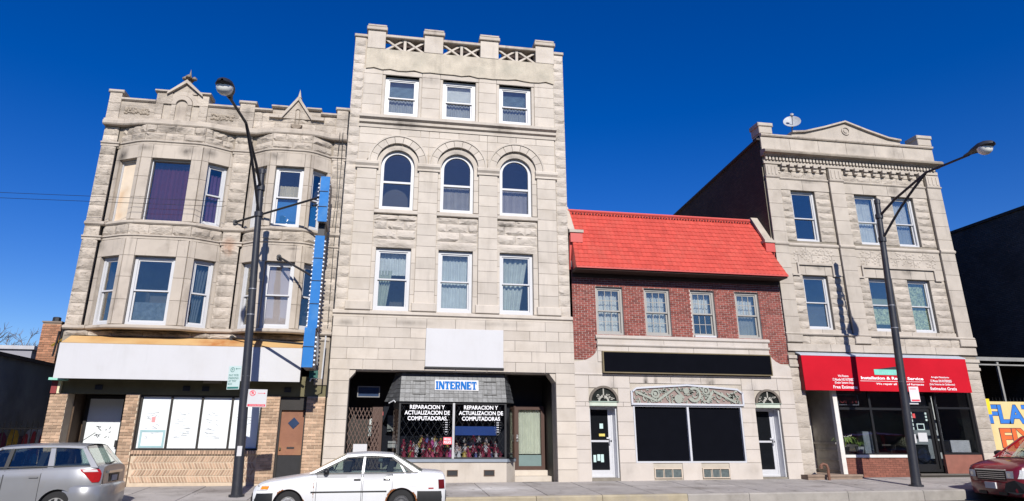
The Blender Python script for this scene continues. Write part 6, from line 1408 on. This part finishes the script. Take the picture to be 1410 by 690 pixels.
class Car:
    def __init__(s, root, T, W, tab):                    # tab rows: u, half width, top z, bottom z
        s.root, s.T, s.W, s.tab = root, T, W, tab
    def sec(s, u):
        w, zt, zb = interp(s.tab, u); zm = zb+(zt-zb)*.45; r = min(.1, (zt-zb)*.25)
        return [(0,zt+.025),(w*.5,zt+.018),(w-.16,zt-.0),(w-.07,zt-.03),(w-.025,zt-r),(w-.004,zm+.1),(w,zm),(w-.012,zb+.12),(w-.05,zb),(w-.22,zb-.02)]
    def half(s, u, z):
        p = s.sec(u)
        for a, b in zip(p[3:-1], p[4:]):
            if a[1] >= z >= b[1]: t = (a[1]-z)/max(1e-6, a[1]-b[1]); return a[0]+(b[0]-a[0])*t
        return p[6][0]
    def shell(s, n=44):
        us = [s.tab[0][0]+(s.tab[-1][0]-s.tab[0][0])*(.5-.5*math.cos(math.pi*i/n)) for i in range(n+1)]
        mb = MB(); vs = []; fs = []
        for u in us:
            p = s.sec(u); vs += [(u,-a,b) for a, b in p[::-1]]+[(u,a,b) for a, b in p[1:]]
        k = 19
        for i in range(n):
            for j in range(k-1): fs.append((i*k+j, i*k+j+1, (i+1)*k+j+1, (i+1)*k+j))
            fs.append((i*k+k-1, i*k, (i+1)*k, (i+1)*k+k-1))
        fs += [tuple(range(k-1,-1,-1)), tuple(range(n*k, n*k+k))]
        mb.add(vs, fs); return mb
    def build_shell(s, mat, wheels, wr, name='body'):
        mb = s.shell(); me = mb.mesh(name, mat)
        ob = bpy.data.objects.new('tmp', me); COL.objects.link(ob); cuts = []
        for u in wheels:
            for sd in (-1, 1):
                c = MB(); M = Matrix.Rotation(R(90),3,'X'); y0 = sd*(s.W-.12); c.lathe((u, y0, wr*.97), [(wr*1.17,-.3),(wr*1.17,.3)], 28, M)
                co = bpy.data.objects.new('cut', c.mesh('cut', trim_m)); COL.objects.link(co); cuts.append(co)
                md = ob.modifiers.new('b', 'BOOLEAN'); md.object = co; md.operation = 'DIFFERENCE'; md.solver = 'EXACT'
        dg = bpy.context.evaluated_depsgraph_get(); dg.update(); m2 = bpy.data.meshes.new_from_object(ob.evaluated_get(dg))
        for o in cuts+[ob]: bpy.data.objects.remove(o)
        m2.name = name
        if s.T:
            m2.transform(s.T)
        for p in m2.polygons: p.use_smooth = True
        m2.set_sharp_from_angle(angle=R(35))
        return link(name, m2, s.root)
    def patch(s, u0, u1, z0, z1, off, sd=-1, n=6, m=4, skew=0., zf=None, zl=None, top=None):   # thin panel lying on the body side
        mb = MB(s.T); vs = []; fs = []
        for i in range(n+1):
            for j in range(m+1):
                v = j/m; z = z0+(z1-z0)*v; u = u0+(u1-u0)*i/n+skew*v
                if top is not None: z = z0+(interp(s.tab, u)[1]-top-z0)*v
                if zl: zb = max(z0, zl(u)); z = zb+(z1-zb)*v
                vs.append((u, sd*(s.half(u, z)+off), z))
        for i in range(n):
            for j in range(m):
                a = i*(m+1)+j; q = (a, a+m+1, a+m+2, a+1); fs.append(q if sd < 0 else q[::-1])
        mb.add(vs, fs); return mb
    def wheel(s, u, sd, r, tw, rim, spokes=0):
        M = Matrix.Rotation(R(90) if sd < 0 else R(-90), 3, 'X'); c = (u, sd*(s.W-.1), r)
        mb = MB(s.T); mb.lathe(c, [(r*.6,-tw/2),(r*.9,-tw/2),(r,-tw*.36),(r,tw*.36),(r*.93,tw*.5),(r*.64,tw*.5),(r*.62,tw*.4)], 32, M); w = mb.build('wheel', tyre_m, s.root, 40)
        mb = MB(s.T)
        if spokes:
            mb.lathe(c, [(r*.64,tw*.3),(r*.66,tw*.47),(r*.57,tw*.45),(r*.55,tw*.2)], 28, M); mb.lathe(c, [(r*.14,.1*tw),(r*.14,tw*.46),(0,tw*.5)], 14, M)
            for k in range(spokes):
                a = 6.283*k/spokes; X = M @ Vector((math.cos(a), math.sin(a), 0)); Y = M @ Vector((-math.sin(a), math.cos(a), 0)); Z = M @ Vector((0,0,1)); cc = Vector(c)+Z*tw*.38
                vs = [cc+X*r*.1-Y*r*.06, cc+X*r*.6-Y*r*.1, cc+X*r*.6+Y*r*.1, cc+X*r*.1+Y*r*.06]; vs = vs+[v+Z*tw*.08 for v in vs]
                mb.add(vs, [(4,5,6,7),(0,1,5,4),(1,2,6,5),(2,3,7,6),(3,0,4,7)])
            bk = MB(s.T); bk.lathe(c, [(r*.6,tw*.05),(0,tw*.06)], 20, M); bk.build('brake_disc', trim_m, w)
        else:
            mb.lathe(c, [(r*.64,tw*.35),(r*.62,tw*.48),(r*.5,tw*.4),(r*.42,tw*.5),(r*.3,tw*.44),(r*.2,tw*.55),(r*.08,tw*.56),(0,tw*.5)], 24, M)
            for k in range(10):
                a = 6.283*k/10; X = M @ Vector((math.cos(a), math.sin(a), 0)); Z = M @ Vector((0,0,1)); mb.lathe(Vector(c)+X*r*.47+Z*tw*.42, [(.022,0),(.022,.02)], 7, M)
        mb.build('rim', rim, w, 40); return w
    def rub(s, name, path, prof, mat):
        mb = MB(s.T); mb.sweep(path, prof); return mb.build(name, mat, s.root, 50)
def sidepoly(mb, poly, sd, yf, o0, o1):
    k = len(poly); A = [(u, sd*(yf(u,z)+o0), z) for u, z in poly]; B = [(u, sd*(yf(u,z)+o1), z) for u, z in poly]
    a = sum(poly[i][0]*poly[(i+1)%k][1]-poly[(i+1)%k][0]*poly[i][1] for i in range(k)); flip = (a > 0) != (sd < 0)
    f = [tuple(range(k)), tuple(range(2*k-1,k-1,-1))]+[(i,k+i,k+(i+1)%k,(i+1)%k) for i in range(k)]
    if flip: f = [q[::-1] for q in f]
    mb.add(A+B, f)
def cabin(c, paint, A0, A1, C1, C0, zb, wb, wr, pil, frame_m, crown=.05, seats=((.9,.0),), hz=.23):
    """roof, pillars and panes; A0 A1 windscreen foot and top, C1 C0 rear glass top and foot; pil = [(u foot, u top, width)]"""
    zr = max(A1[1], C1[1]); yf = lambda u, z: wb+(wr-wb)*max(-.1, (z-zb)/(zr-zb))
    mb = MB(c.T); n = 10; m = 8; vs = []
    for i in range(n+1):
        t = i/n; u = A1[0]+(C1[0]-A1[0])*t; z = A1[1]+(C1[1]-A1[1])*t+.035*math.sin(math.pi*t)
        for j in range(m+1):
            s_ = -1+2*j/m; vs.append((u, wr*s_, z+crown*(1-s_*s_)**.8-.0))
    f = [(i*(m+1)+j, (i+1)*(m+1)+j, (i+1)*(m+1)+j+1, i*(m+1)+j+1) for i in range(n) for j in range(m)]; mb.add(vs, f); mb.build('roof', paint, c.root, 50)
    mb = MB(c.T); th = .055
    for sd in (-1, 1):
        def pp(poly): sidepoly(mb, poly, sd, yf, .004, -.05)
        ztop = lambda u: A1[1]+(C1[1]-A1[1])*(u-A1[0])/(C1[0]-A1[0])+.035*math.sin(math.pi*min(1,max(0,(u-A1[0])/(C1[0]-A1[0]))))
        us = [A1[0]+(C1[0]-A1[0])*i/8 for i in range(9)]
        for a, b in zip(us[:-1], us[1:]): pp([(a,ztop(a)-.045),(b,ztop(b)-.045),(b,ztop(b)),(a,ztop(a))])
        pp([(A0[0]-.05,zb),(A0[0]+.07,zb),(A1[0]+.06,A1[1]-.03),(A1[0],A1[1])])
        pp([(C0[0]+.02,zb-.02),(C0[0]-(pil[-1][3] if len(pil[-1]) > 3 else .3),zb-.02),(C1[0]-.06,C1[1]-.04),(C1[0],C1[1])])
        for p in pil: pp([(p[0]-p[2]/2,zb-.02),(p[0]+p[2]/2,zb-.02),(p[1]+p[2]/2*.8,zr-.035),(p[1]-p[2]/2*.8,zr-.035)])
    for (P, Q) in ((A0, A1), (C0, C1)):
        d = Vector((Q[0]-P[0], 0, Q[1]-P[1])).normalized()*.05
        mb.add([(Q[0]-d.x, -wr, Q[1]-d.z), (Q[0]-d.x, wr, Q[1]-d.z), (Q[0], wr, Q[1]+.01), (Q[0], -wr, Q[1]+.01)], [(0,1,2,3) if P is C0 else (3,2,1,0)])
    mb.build('cabin_frame', frame_m, c.root)
    for sd in (-1, 1):
        mb = MB(c.T); sidepoly(mb, [(A0[0],zb),(C0[0]-.08,zb),(C1[0]-.01,C1[1]-.02),(A1[0]+.01,A1[1]-.02)], sd, yf, -.018, -.022); mb.build('side_window', glass_c, c.root)
    for nm, P, Q, sg in (('windscreen', A0, A1, -1), ('rear_window', C0, C1, 1)):
        mb = MB(c.T); vs = []
        for k in range(3):
            for j in range(9):
                t = k/2; s_ = -1+j/4; w = (wb+(wr-wb)*t)*.97; b = .07*(1-s_*s_)
                vs.append((P[0]+(Q[0]-P[0])*t+sg*b*.8, w*s_, P[1]+(Q[1]-P[1])*t+b*.4))
        f = [(k*9+j, k*9+j+1, k*9+10+j, k*9+9+j) for k in range(2) for j in range(8)]; mb.add(vs, f if sg > 0 else [q[::-1] for q in f]); mb.build(nm, glass_c, c.root, 60)
    for u, back in seats:
        for sd in (-1, 1):
            mb = MB(c.T); y = sd*.36; mb.cham(0,0,0,0,0,0,0) if False else None
            M0 = Matrix.Translation((u+.1, y, zb-.02)) @ Matrix.Rotation(R(14), 4, 'Y'); mb.obox(M0, .13, .46, .62)
            M1 = Matrix.Translation((u+.2, y, zb+hz)) @ Matrix.Rotation(R(12), 4, 'Y'); mb.lathe(M1 @ Vector((0,0,-.03)), [(.0,-.1),(.06,-.09),(.085,0),(.06,.08),(0,.09)], 10)
            mb.obox(Matrix.Translation((u-.2,y,zb-.3)), .5, .46, .14); mb.build('seat', seat_m, c.root)
    mb = MB(c.T); u = A0[0]+.45; M = Matrix.Rotation(R(-65),3,'Y'); mb.tube([Vector((u,.36,zb+.02))+M @ Vector((.18*math.cos(k*.524),.18*math.sin(k*.524),0)) for k in range(13)], .014, 6); mb.build('steering_wheel', trim_m, c.root)
    mb = MB(c.T); mb.box(A0[0]-.0, A0[0]+.35, -wb+.05, wb-.05, zb-.25, zb-.02); mb.build('dashboard', trim_m, c.root)
def CT(xf, yc): 
    s_ = Matrix.Translation((xf, yc, RZ(xf+2, yc))) @ Matrix.Rotation(math.atan(.006)*-1, 4, 'Y'); return s_

# ---------------- white rusty saloon
r_ = thing('white_saloon', 'old white saloon car with rust along its wheel arches and black bumpers', 'car', (-.5, -4.37, -.4))
wp = surf('white_car_paint', (.62,.63,.65), .3, .03, 3, coat=.5); T = CT(-2.72, -4.37)
c = Car(r_, T, .83, [(.04,.74,.66,.3),(.12,.79,.73,.24),(.28,.815,.785,.2),(.7,.83,.845,.19),(1.2,.83,.915,.19),(1.4,.83,.94,.19),(2.4,.83,.945,.19),(3.6,.83,.95,.19),(3.85,.825,.975,.2),(4.2,.81,.955,.24),(4.31,.79,.935,.28),(4.36,.76,.86,.32)])
WU = (.82, 3.34); c.build_shell(wp, WU, .295)
cabin(c, wp, (1.28,.94), (2.03,1.335), (3.14,1.335), (3.8,.97), .955, .70, .565, [(2.44,2.47,.06),(3.42,3.2,.04,.24)], wp, .045, seats=((1.95,0),(2.95,0)))
for sd in (-1, 1):
    mb = MB(T); yf = lambda u, z: .70+(.565-.70)*(z-.955)/.38
    sidepoly(mb, [(1.36,.945),(3.72,.945),(3.72,.965),(1.36,.965)], sd, yf, .012, -.01)
    for poly in ([(1.42,.965),(1.46,.965),(2.12,1.29),(2.08,1.29)],[(2.08,1.275),(2.44,1.285),(2.44,1.30),(2.08,1.29)],[(2.5,1.285),(3.1,1.285),(3.12,1.3),(2.5,1.3)],[(3.07,1.29),(3.14,1.29),(3.62,.965),(3.5,.965)]): sidepoly(mb, poly, sd, yf, .008, -.01)
    mb.build('window_trim', trim_m, r_)
    for u0, u1, wh in ((1.42,2.42,0),(2.46,3.12,1)):
        zl = lambda u: .286+math.sqrt(max(0, .385**2-(u-3.34)**2)) if abs(u-3.34) < .385 else 0
        g = c.patch(u0-.008, u1+.008, .30, .935, .002, sd, 16, 8, zl=zl); d = c.patch(u0+.002, u1-.002, .305, .93, .0035, sd, 16, 8, zl=lambda u: zl(u)+.008).build('door', wp, r_, 30); g.build('door_gap', trim_m, d)
        hu = u1-.17 if not wh else u1-.2; c.patch(hu, hu+.15, .795, .83, .016, sd, 2, 1).build('handle', trim_m, d)
    c.patch(1.3, 3.0, .545, .575, .012, sd, 8, 1).build('side_moulding', trim_m, r_)
    c.patch(1.25, 3.05, .185, .30, .004, sd, 8, 2).build('sill', surf('sill_cream', (.6,.57,.48), .6, .15, 5, 0, 10, (.25,.1,.03), .7, dscale=3), r_)
    c.patch(.09, .34, .615, .725, .012, sd, 5, 3, .06).build('headlight', clearl, r_); c.patch(.2, .36, .635, .70, .018, sd, 4, 2, .03).build('indicator', amber, r_)
    c.patch(4.20, 4.34, .60, .80, .012, sd, 3, 3, -.015).build('tail_light', surf('dark_red_lens', (.10,.008,.012), .2), r_); c.patch(3.96,4.08,.60,.625,.008,sd,2,1).build('side_marker', redlens, r_)
    c.patch(3.52,3.68,.66,.80,.004,sd,2,2).build('fuel_flap', wp, r_)
    rn = random.Random(4+sd); mb = MB(T)
    def lip(P, Q):                                       # ragged rust strip between two rows of points
        vs = [(u, sd*(c.half(u,z)+.0045), z) for u, z in P+Q]; k = len(P); mb.add(vs, [((i,i+1,k+i+1,k+i) if sd > 0 else (i,k+i,k+i+1,i+1)) for i in range(k-1)])
    for uc in WU:                                        # rust eaten wheel arch lips
        P = []; Q = []; n_ = 60; w = 0
        for i in range(n_+1):
            t = .12+(math.pi-.2)*i/n_; on = math.sin(t*3.1+uc*2)+.55*math.sin(t*7+sd) > (.1 if uc > 2 else .95)
            w = (rn.uniform(.012,.045) if on else .001)*.6+w*.4
            P.append((uc+.344*math.cos(t), .286+.344*math.sin(t))); Q.append((uc+(.345+w)*math.cos(t), .286+(.345+w)*math.sin(t)))
        lip(P, Q)
    for u0, z0, z1, wmax in ((1.36,.2,.9,.016),(2.42,.2,.33,.07)):
        P = []; Q = []
        for i in range(25): z = z0+(z1-z0)*i/24; w = wmax*max(.08, rn.uniform(-.3,1)); P.append((u0-w*rn.uniform(.2,1), z)); Q.append((u0+w*rn.uniform(.3,1), z))
        lip(P, Q)
    mb.build('rust_patch', rust, r_)
    for u, rm in zip(WU, (hub_m, surf('grey_hub', (.07,.07,.075), .6, .2, 10))): c.wheel(u, sd, .295, .18, rm)
    mb = MB(T); mb.lathe((1.62, sd*.84, .99), [(0,-.1),(.05,-.09),(.07,-.03),(.065,.05),(.03,.09),(0,.095)], 12, Matrix.Rotation(R(90),3,'X')); mb.build('mirror', trim_m, r_, 60)
B = [(-.02+.0,.30),(.05,.32),(.065,.42),(.05,.54),(0,.56)]
c.rub('front_bumper', [(.48,.81),(.14,.76),(.03,.6),(.0,0),(.03,-.6),(.14,-.76),(.48,-.81)], [(-.05,.24),(.03,.26),(.05,.42),(.03,.55),(-.05,.57)], trim_m)
c.rub('rear_bumper', [(3.7,-.815),(4.24,-.775),(4.36,-.6),(4.385,0),(4.36,.6),(4.24,.775),(3.7,.815)], [(-.05,.26),(.02,.28),(.04,.42),(.03,.55),(-.05,.58)], trim_m)
mb = MB(T); mb.box(-.0,.05,-.45,.45,.58,.64); mb.build('grille', trim_m, r_)
mb = MB(T); mb.box(1.3,1.5,-.6,.6,.93,.965); mb.build('wiper_cowl', trim_m, r_)

# ---------------- silver estate
r_ = thing('silver_estate', 'dusty silver estate car with red and clear tail lamp parked at the left', 'car', (-8, -4.35, -.45))
sp = surf('silver_car_paint', (.25,.258,.275), .32, .06, 1.6, 0, 10, (.22,.20,.18), .45, metal=.35, coat=.5); L = 4.4; xf = -5.9-L; T = CT(xf, -4.37)
c = Car(r_, T, .87, [(.0,.70,.72,.32),(.15,.8,.8,.25),(.6,.86,.93,.22),(1.2,.87,1.04,.21),(1.5,.87,1.08,.21),(2.6,.87,1.12,.21),(3.9,.86,1.17,.22),(4.15,.83,1.18,.26),(4.3,.78,1.175,.3),(4.4,.70,1.14,.34)])
WU = (.86, 3.62); c.build_shell(sp, WU, .325)
tb = surf('tinted_black', (.015,.017,.02), .15)
cabin(c, sp, (1.3,1.06), (2.25,1.54), (3.95,1.555), (4.3,1.15), 1.14, .77, .63, [(2.47,2.5,.07),(3.36,3.3,.12,.12)], sp, .055, seats=((2.0,0),(2.95,0)))
for sd in (-1, 1):
    for u0, u1 in ((1.5,2.48),(2.5,3.22)):
        g = c.patch(u0-.008,u1+.008,.40,1.03,.002,sd,8,8,top=.04); d = c.patch(u0+.002,u1-.002,.405,1.025,.004,sd,8,8,top=.042).build('door', sp, r_, 30); g.build('door_gap', trim_m, d)
        c.patch(u1-.22,u1-.04,.93,.962,.03,sd,3,1).build('handle', sp, d)
    yf = lambda u, z: .77+(.63-.77)*(z-1.14)/.41
    mb = MB(T); sidepoly(mb, [(1.3,1.11),(4.15,1.15),(4.15,1.17),(1.3,1.135)], sd, yf, .012, -.01)
    for poly in ([(2.44,1.13),(2.52,1.13),(2.53,1.51),(2.45,1.51)],): sidepoly(mb, poly, sd, yf, .009, -.01)
    mb.build('window_trim', trim_m, r_)
    for u in WU: c.wheel(u, sd, .325, .2, hub_m, 8)
    def fan(poly, off):
        q = MB(T); q.add([(u, sd*(c.half(u,z)+off), z) for u, z in poly], [tuple(range(len(poly)))]); return q
    q = MB(T); Lp = [(3.98,4.33,1.09),(4.0,4.36,1.06),(4.08,4.385,1.0),(4.15,4.385,.93),(4.21,4.38,.86),(4.25,4.36,.82)]; vs = []
    for a_, b_, z_ in Lp: vs += [(a_+(b_-a_)*t/4, sd*(c.half(a_+(b_-a_)*t/4, z_)+.016), z_) for t in range(5)]
    q.add(vs, [((5*i+t,5*i+5+t,5*i+6+t,5*i+t+1) if sd < 0 else (5*i+t,5*i+t+1,5*i+6+t,5*i+5+t)) for i in range(5) for t in range(4)]); q.build('tail_light', redlens, r_, 60)
    c.patch(4.06,4.33,1.035,1.08,.022,sd,5,2,-.03).build('clear_lamp', surf('pale_lens', (.6,.55,.55), .15), r_)
    c.patch(.05,.5,.62,.8,.012,sd,5,3,.05).build('headlight', clearl, r_)
    mb = MB(T); mb.obox(Matrix.Translation((1.72, sd*.9, 1.12)), .14, .22, .14); mb.build('mirror', sp, r_)
    mb = MB(T); vs = []
mb = MB(T); mb.add([(4.408,-.62,.76),(4.408,.62,.76),(4.40,.62,1.1),(4.40,-.62,1.1)], [(0,1,2,3)]); tg = mb.build('tailgate', sp, r_)
q = MB(T); q.box(4.40,4.44,-.42,.42,.99,1.04); q.build('tailgate_handle', chrome, tg); q = MB(T); q.box(4.40,4.415,-.3,.3,.80,.98); q.build('plate_recess', trim_m, tg); q = MB(T); q.box(4.415,4.425,-.17,.17,.82,.94); q.build('number_plate', surf('plate_grey', (.4,.42,.45), .5), tg)
c.rub('rear_bumper', [(3.7,-.78),(3.98,-.855),(4.3,-.83),(4.42,-.66),(4.46,0),(4.42,.66),(4.3,.83),(3.98,.855),(3.7,.78)], [(-.08,.26),(.02,.28),(.045,.45),(.04,.72),(.0,.77),(-.08,.78)], sp)
c.rub('front_bumper', [(.7,.78),(.45,.85),(.12,.78),(.0,.6),(-.04,0),(.0,-.6),(.12,-.78),(.45,-.85),(.7,-.78)], [(-.05,.24),(.03,.26),(.05,.42),(.03,.58),(-.05,.62)], sp)
mb = MB(T); mb.tube([(4.1,-.1,1.07),(4.32,-.12,1.14)], .012, 6) if False else mb.tube([(3.55,0,1.63),(3.85,0,1.85)], .008, 6); mb.lathe((3.55,0,1.61), [(.04,0),(.03,.04),(0,.06)], 8); mb.build('aerial', trim_m, r_)
mb = MB(T); mb.tube([(4.36,-.35,1.2),(4.34,.1,1.22)], .012, 5); mb.build('rear_wiper', trim_m, r_)

# ---------------- red minivan
r_ = thing('red_minivan', 'dark red minivan with a damaged headlamp corner facing left at the right edge', 'car', (19, -4.4, -.3))
rp = surf('dark_red_paint', (.13,.008,.016), .3, .06, 2, coat=.6, spec=.5); T = CT(17.02, -4.42)
c = Car(r_, T, .96, [(.0,.72,.84,.22),(.05,.80,.90,.19),(.16,.88,.96,.17),(.45,.94,1.03,.17),(1.0,.96,1.12,.18),(1.4,.96,1.16,.18),(3.0,.96,1.18,.2),(4.6,.95,1.2,.24),(4.85,.92,1.18,.3)])
WU = (1.0, 3.9); c.build_shell(rp, WU, .33)
cabin(c, rp, (1.04,1.14), (1.98,1.72), (4.4,1.76), (4.8,1.22), 1.14, .85, .70, [(2.1,2.2,.1),(3.3,3.3,.1,.25)], rp, .06, seats=((2.1,0),(3.1,0)))
mb = MB(T); mb.cham(-.012,.03,-.45,.45,.50,.70,.005) if False else mb.box(-.02,.02,-.46,.46,.58,.83); gr = mb.build('grille', surf('dark_grille', (.012,.012,.014), .5), r_)
for k in range(4): q = MB(T); q.box(-.03,-.02,-.45,.45,.62+.05*k,.632+.05*k); q.build('slat', chrome, gr)
q = MB(T); q.box(-.03,.03,-.49,.49,.83,.86); q.build('chrome_bar', chrome, r_)
for sd in (-1, 1):
    c.patch(.03,.42,.64,.86,.016,sd,6,3,.08).build('headlight', clearl, r_)
    mb = MB(T); mb.add([(-.03,sd*.5,.64),(-.012,sd*.70,.64),(-.006,sd*.72,.83),(-.02,sd*.5,.82)], [(0,1,2,3) if sd > 0 else (3,2,1,0)]); mb.build('headlight', clearl, r_)
    mb = MB(T); mb.lathe((-.03,sd*.6,.73), [(.0,-.0),(.04,.008),(.05,.02)], 12, Matrix.Rotation(R(-90),3,'Y')); mb.build('lamp_bulb', chrome, r_)
    mb = MB(T); mb.lathe((1.45, sd*1.05, 1.24), [(0,-.13),(.07,-.12),(.095,-.03),(.09,.06),(.04,.12),(0,.125)], 12, Matrix.Rotation(R(90),3,'X')); mb.build('mirror', trim_m, r_, 60)
    for u in WU: c.wheel(u, sd, .33, .2, hub_m, 5)
    g = c.patch(1.5,2.6,.36,1.06,.002,sd,8,8,top=.04); d = c.patch(1.51,2.59,.365,1.055,.004,sd,8,8,top=.042).build('door', rp, r_, 30); g.build('door_gap', trim_m, d)
c.rub('front_bumper', [(.8,.85),(.55,.93),(.2,.89),(.03,.7),(-.04,0),(.03,-.7),(.2,-.89),(.55,-.93),(.8,-.85)], [(-.06,.18),(.02,.2),(.05,.36),(.04,.52),(-.06,.57)], rp)
mb = MB(T); mb.box(-.11,-.04,-.17,.17,.36,.52); mb.build('number_plate', surf('plate_pale', (.55,.55,.56), .5), r_)
mb = MB(T); mb.box(-.075,-.03,-.45,-.2,.2,.28); mb.box(-.075,-.03,.2,.45,.2,.28); mb.build('air_intake', trim_m, r_)
mb = MB(T); mb.add([(-.105,-.42,.3),(-.05,-.72,.24),(.07,-.90,.28),(.07,-.90,.52),(-.045,-.74,.6),(-.105,-.5,.52)], [(5,4,3,2,1,0)]); mb.build('broken_corner', trim_m, r_)
mb = MB(T); mb.box(.95,1.03,-.7,.7,1.12,1.15); mb.tube([(1.03,-.5,1.17),(1.26,.1,1.34)], .012, 5); mb.tube([(1.03,.1,1.17),(1.22,.65,1.32)], .012, 5); mb.build('wiper', trim_m, r_)

# ---------------- drop the leftovers nothing uses
for me in list(bpy.data.meshes):
    if me.users == 0: bpy.data.meshes.remove(me)
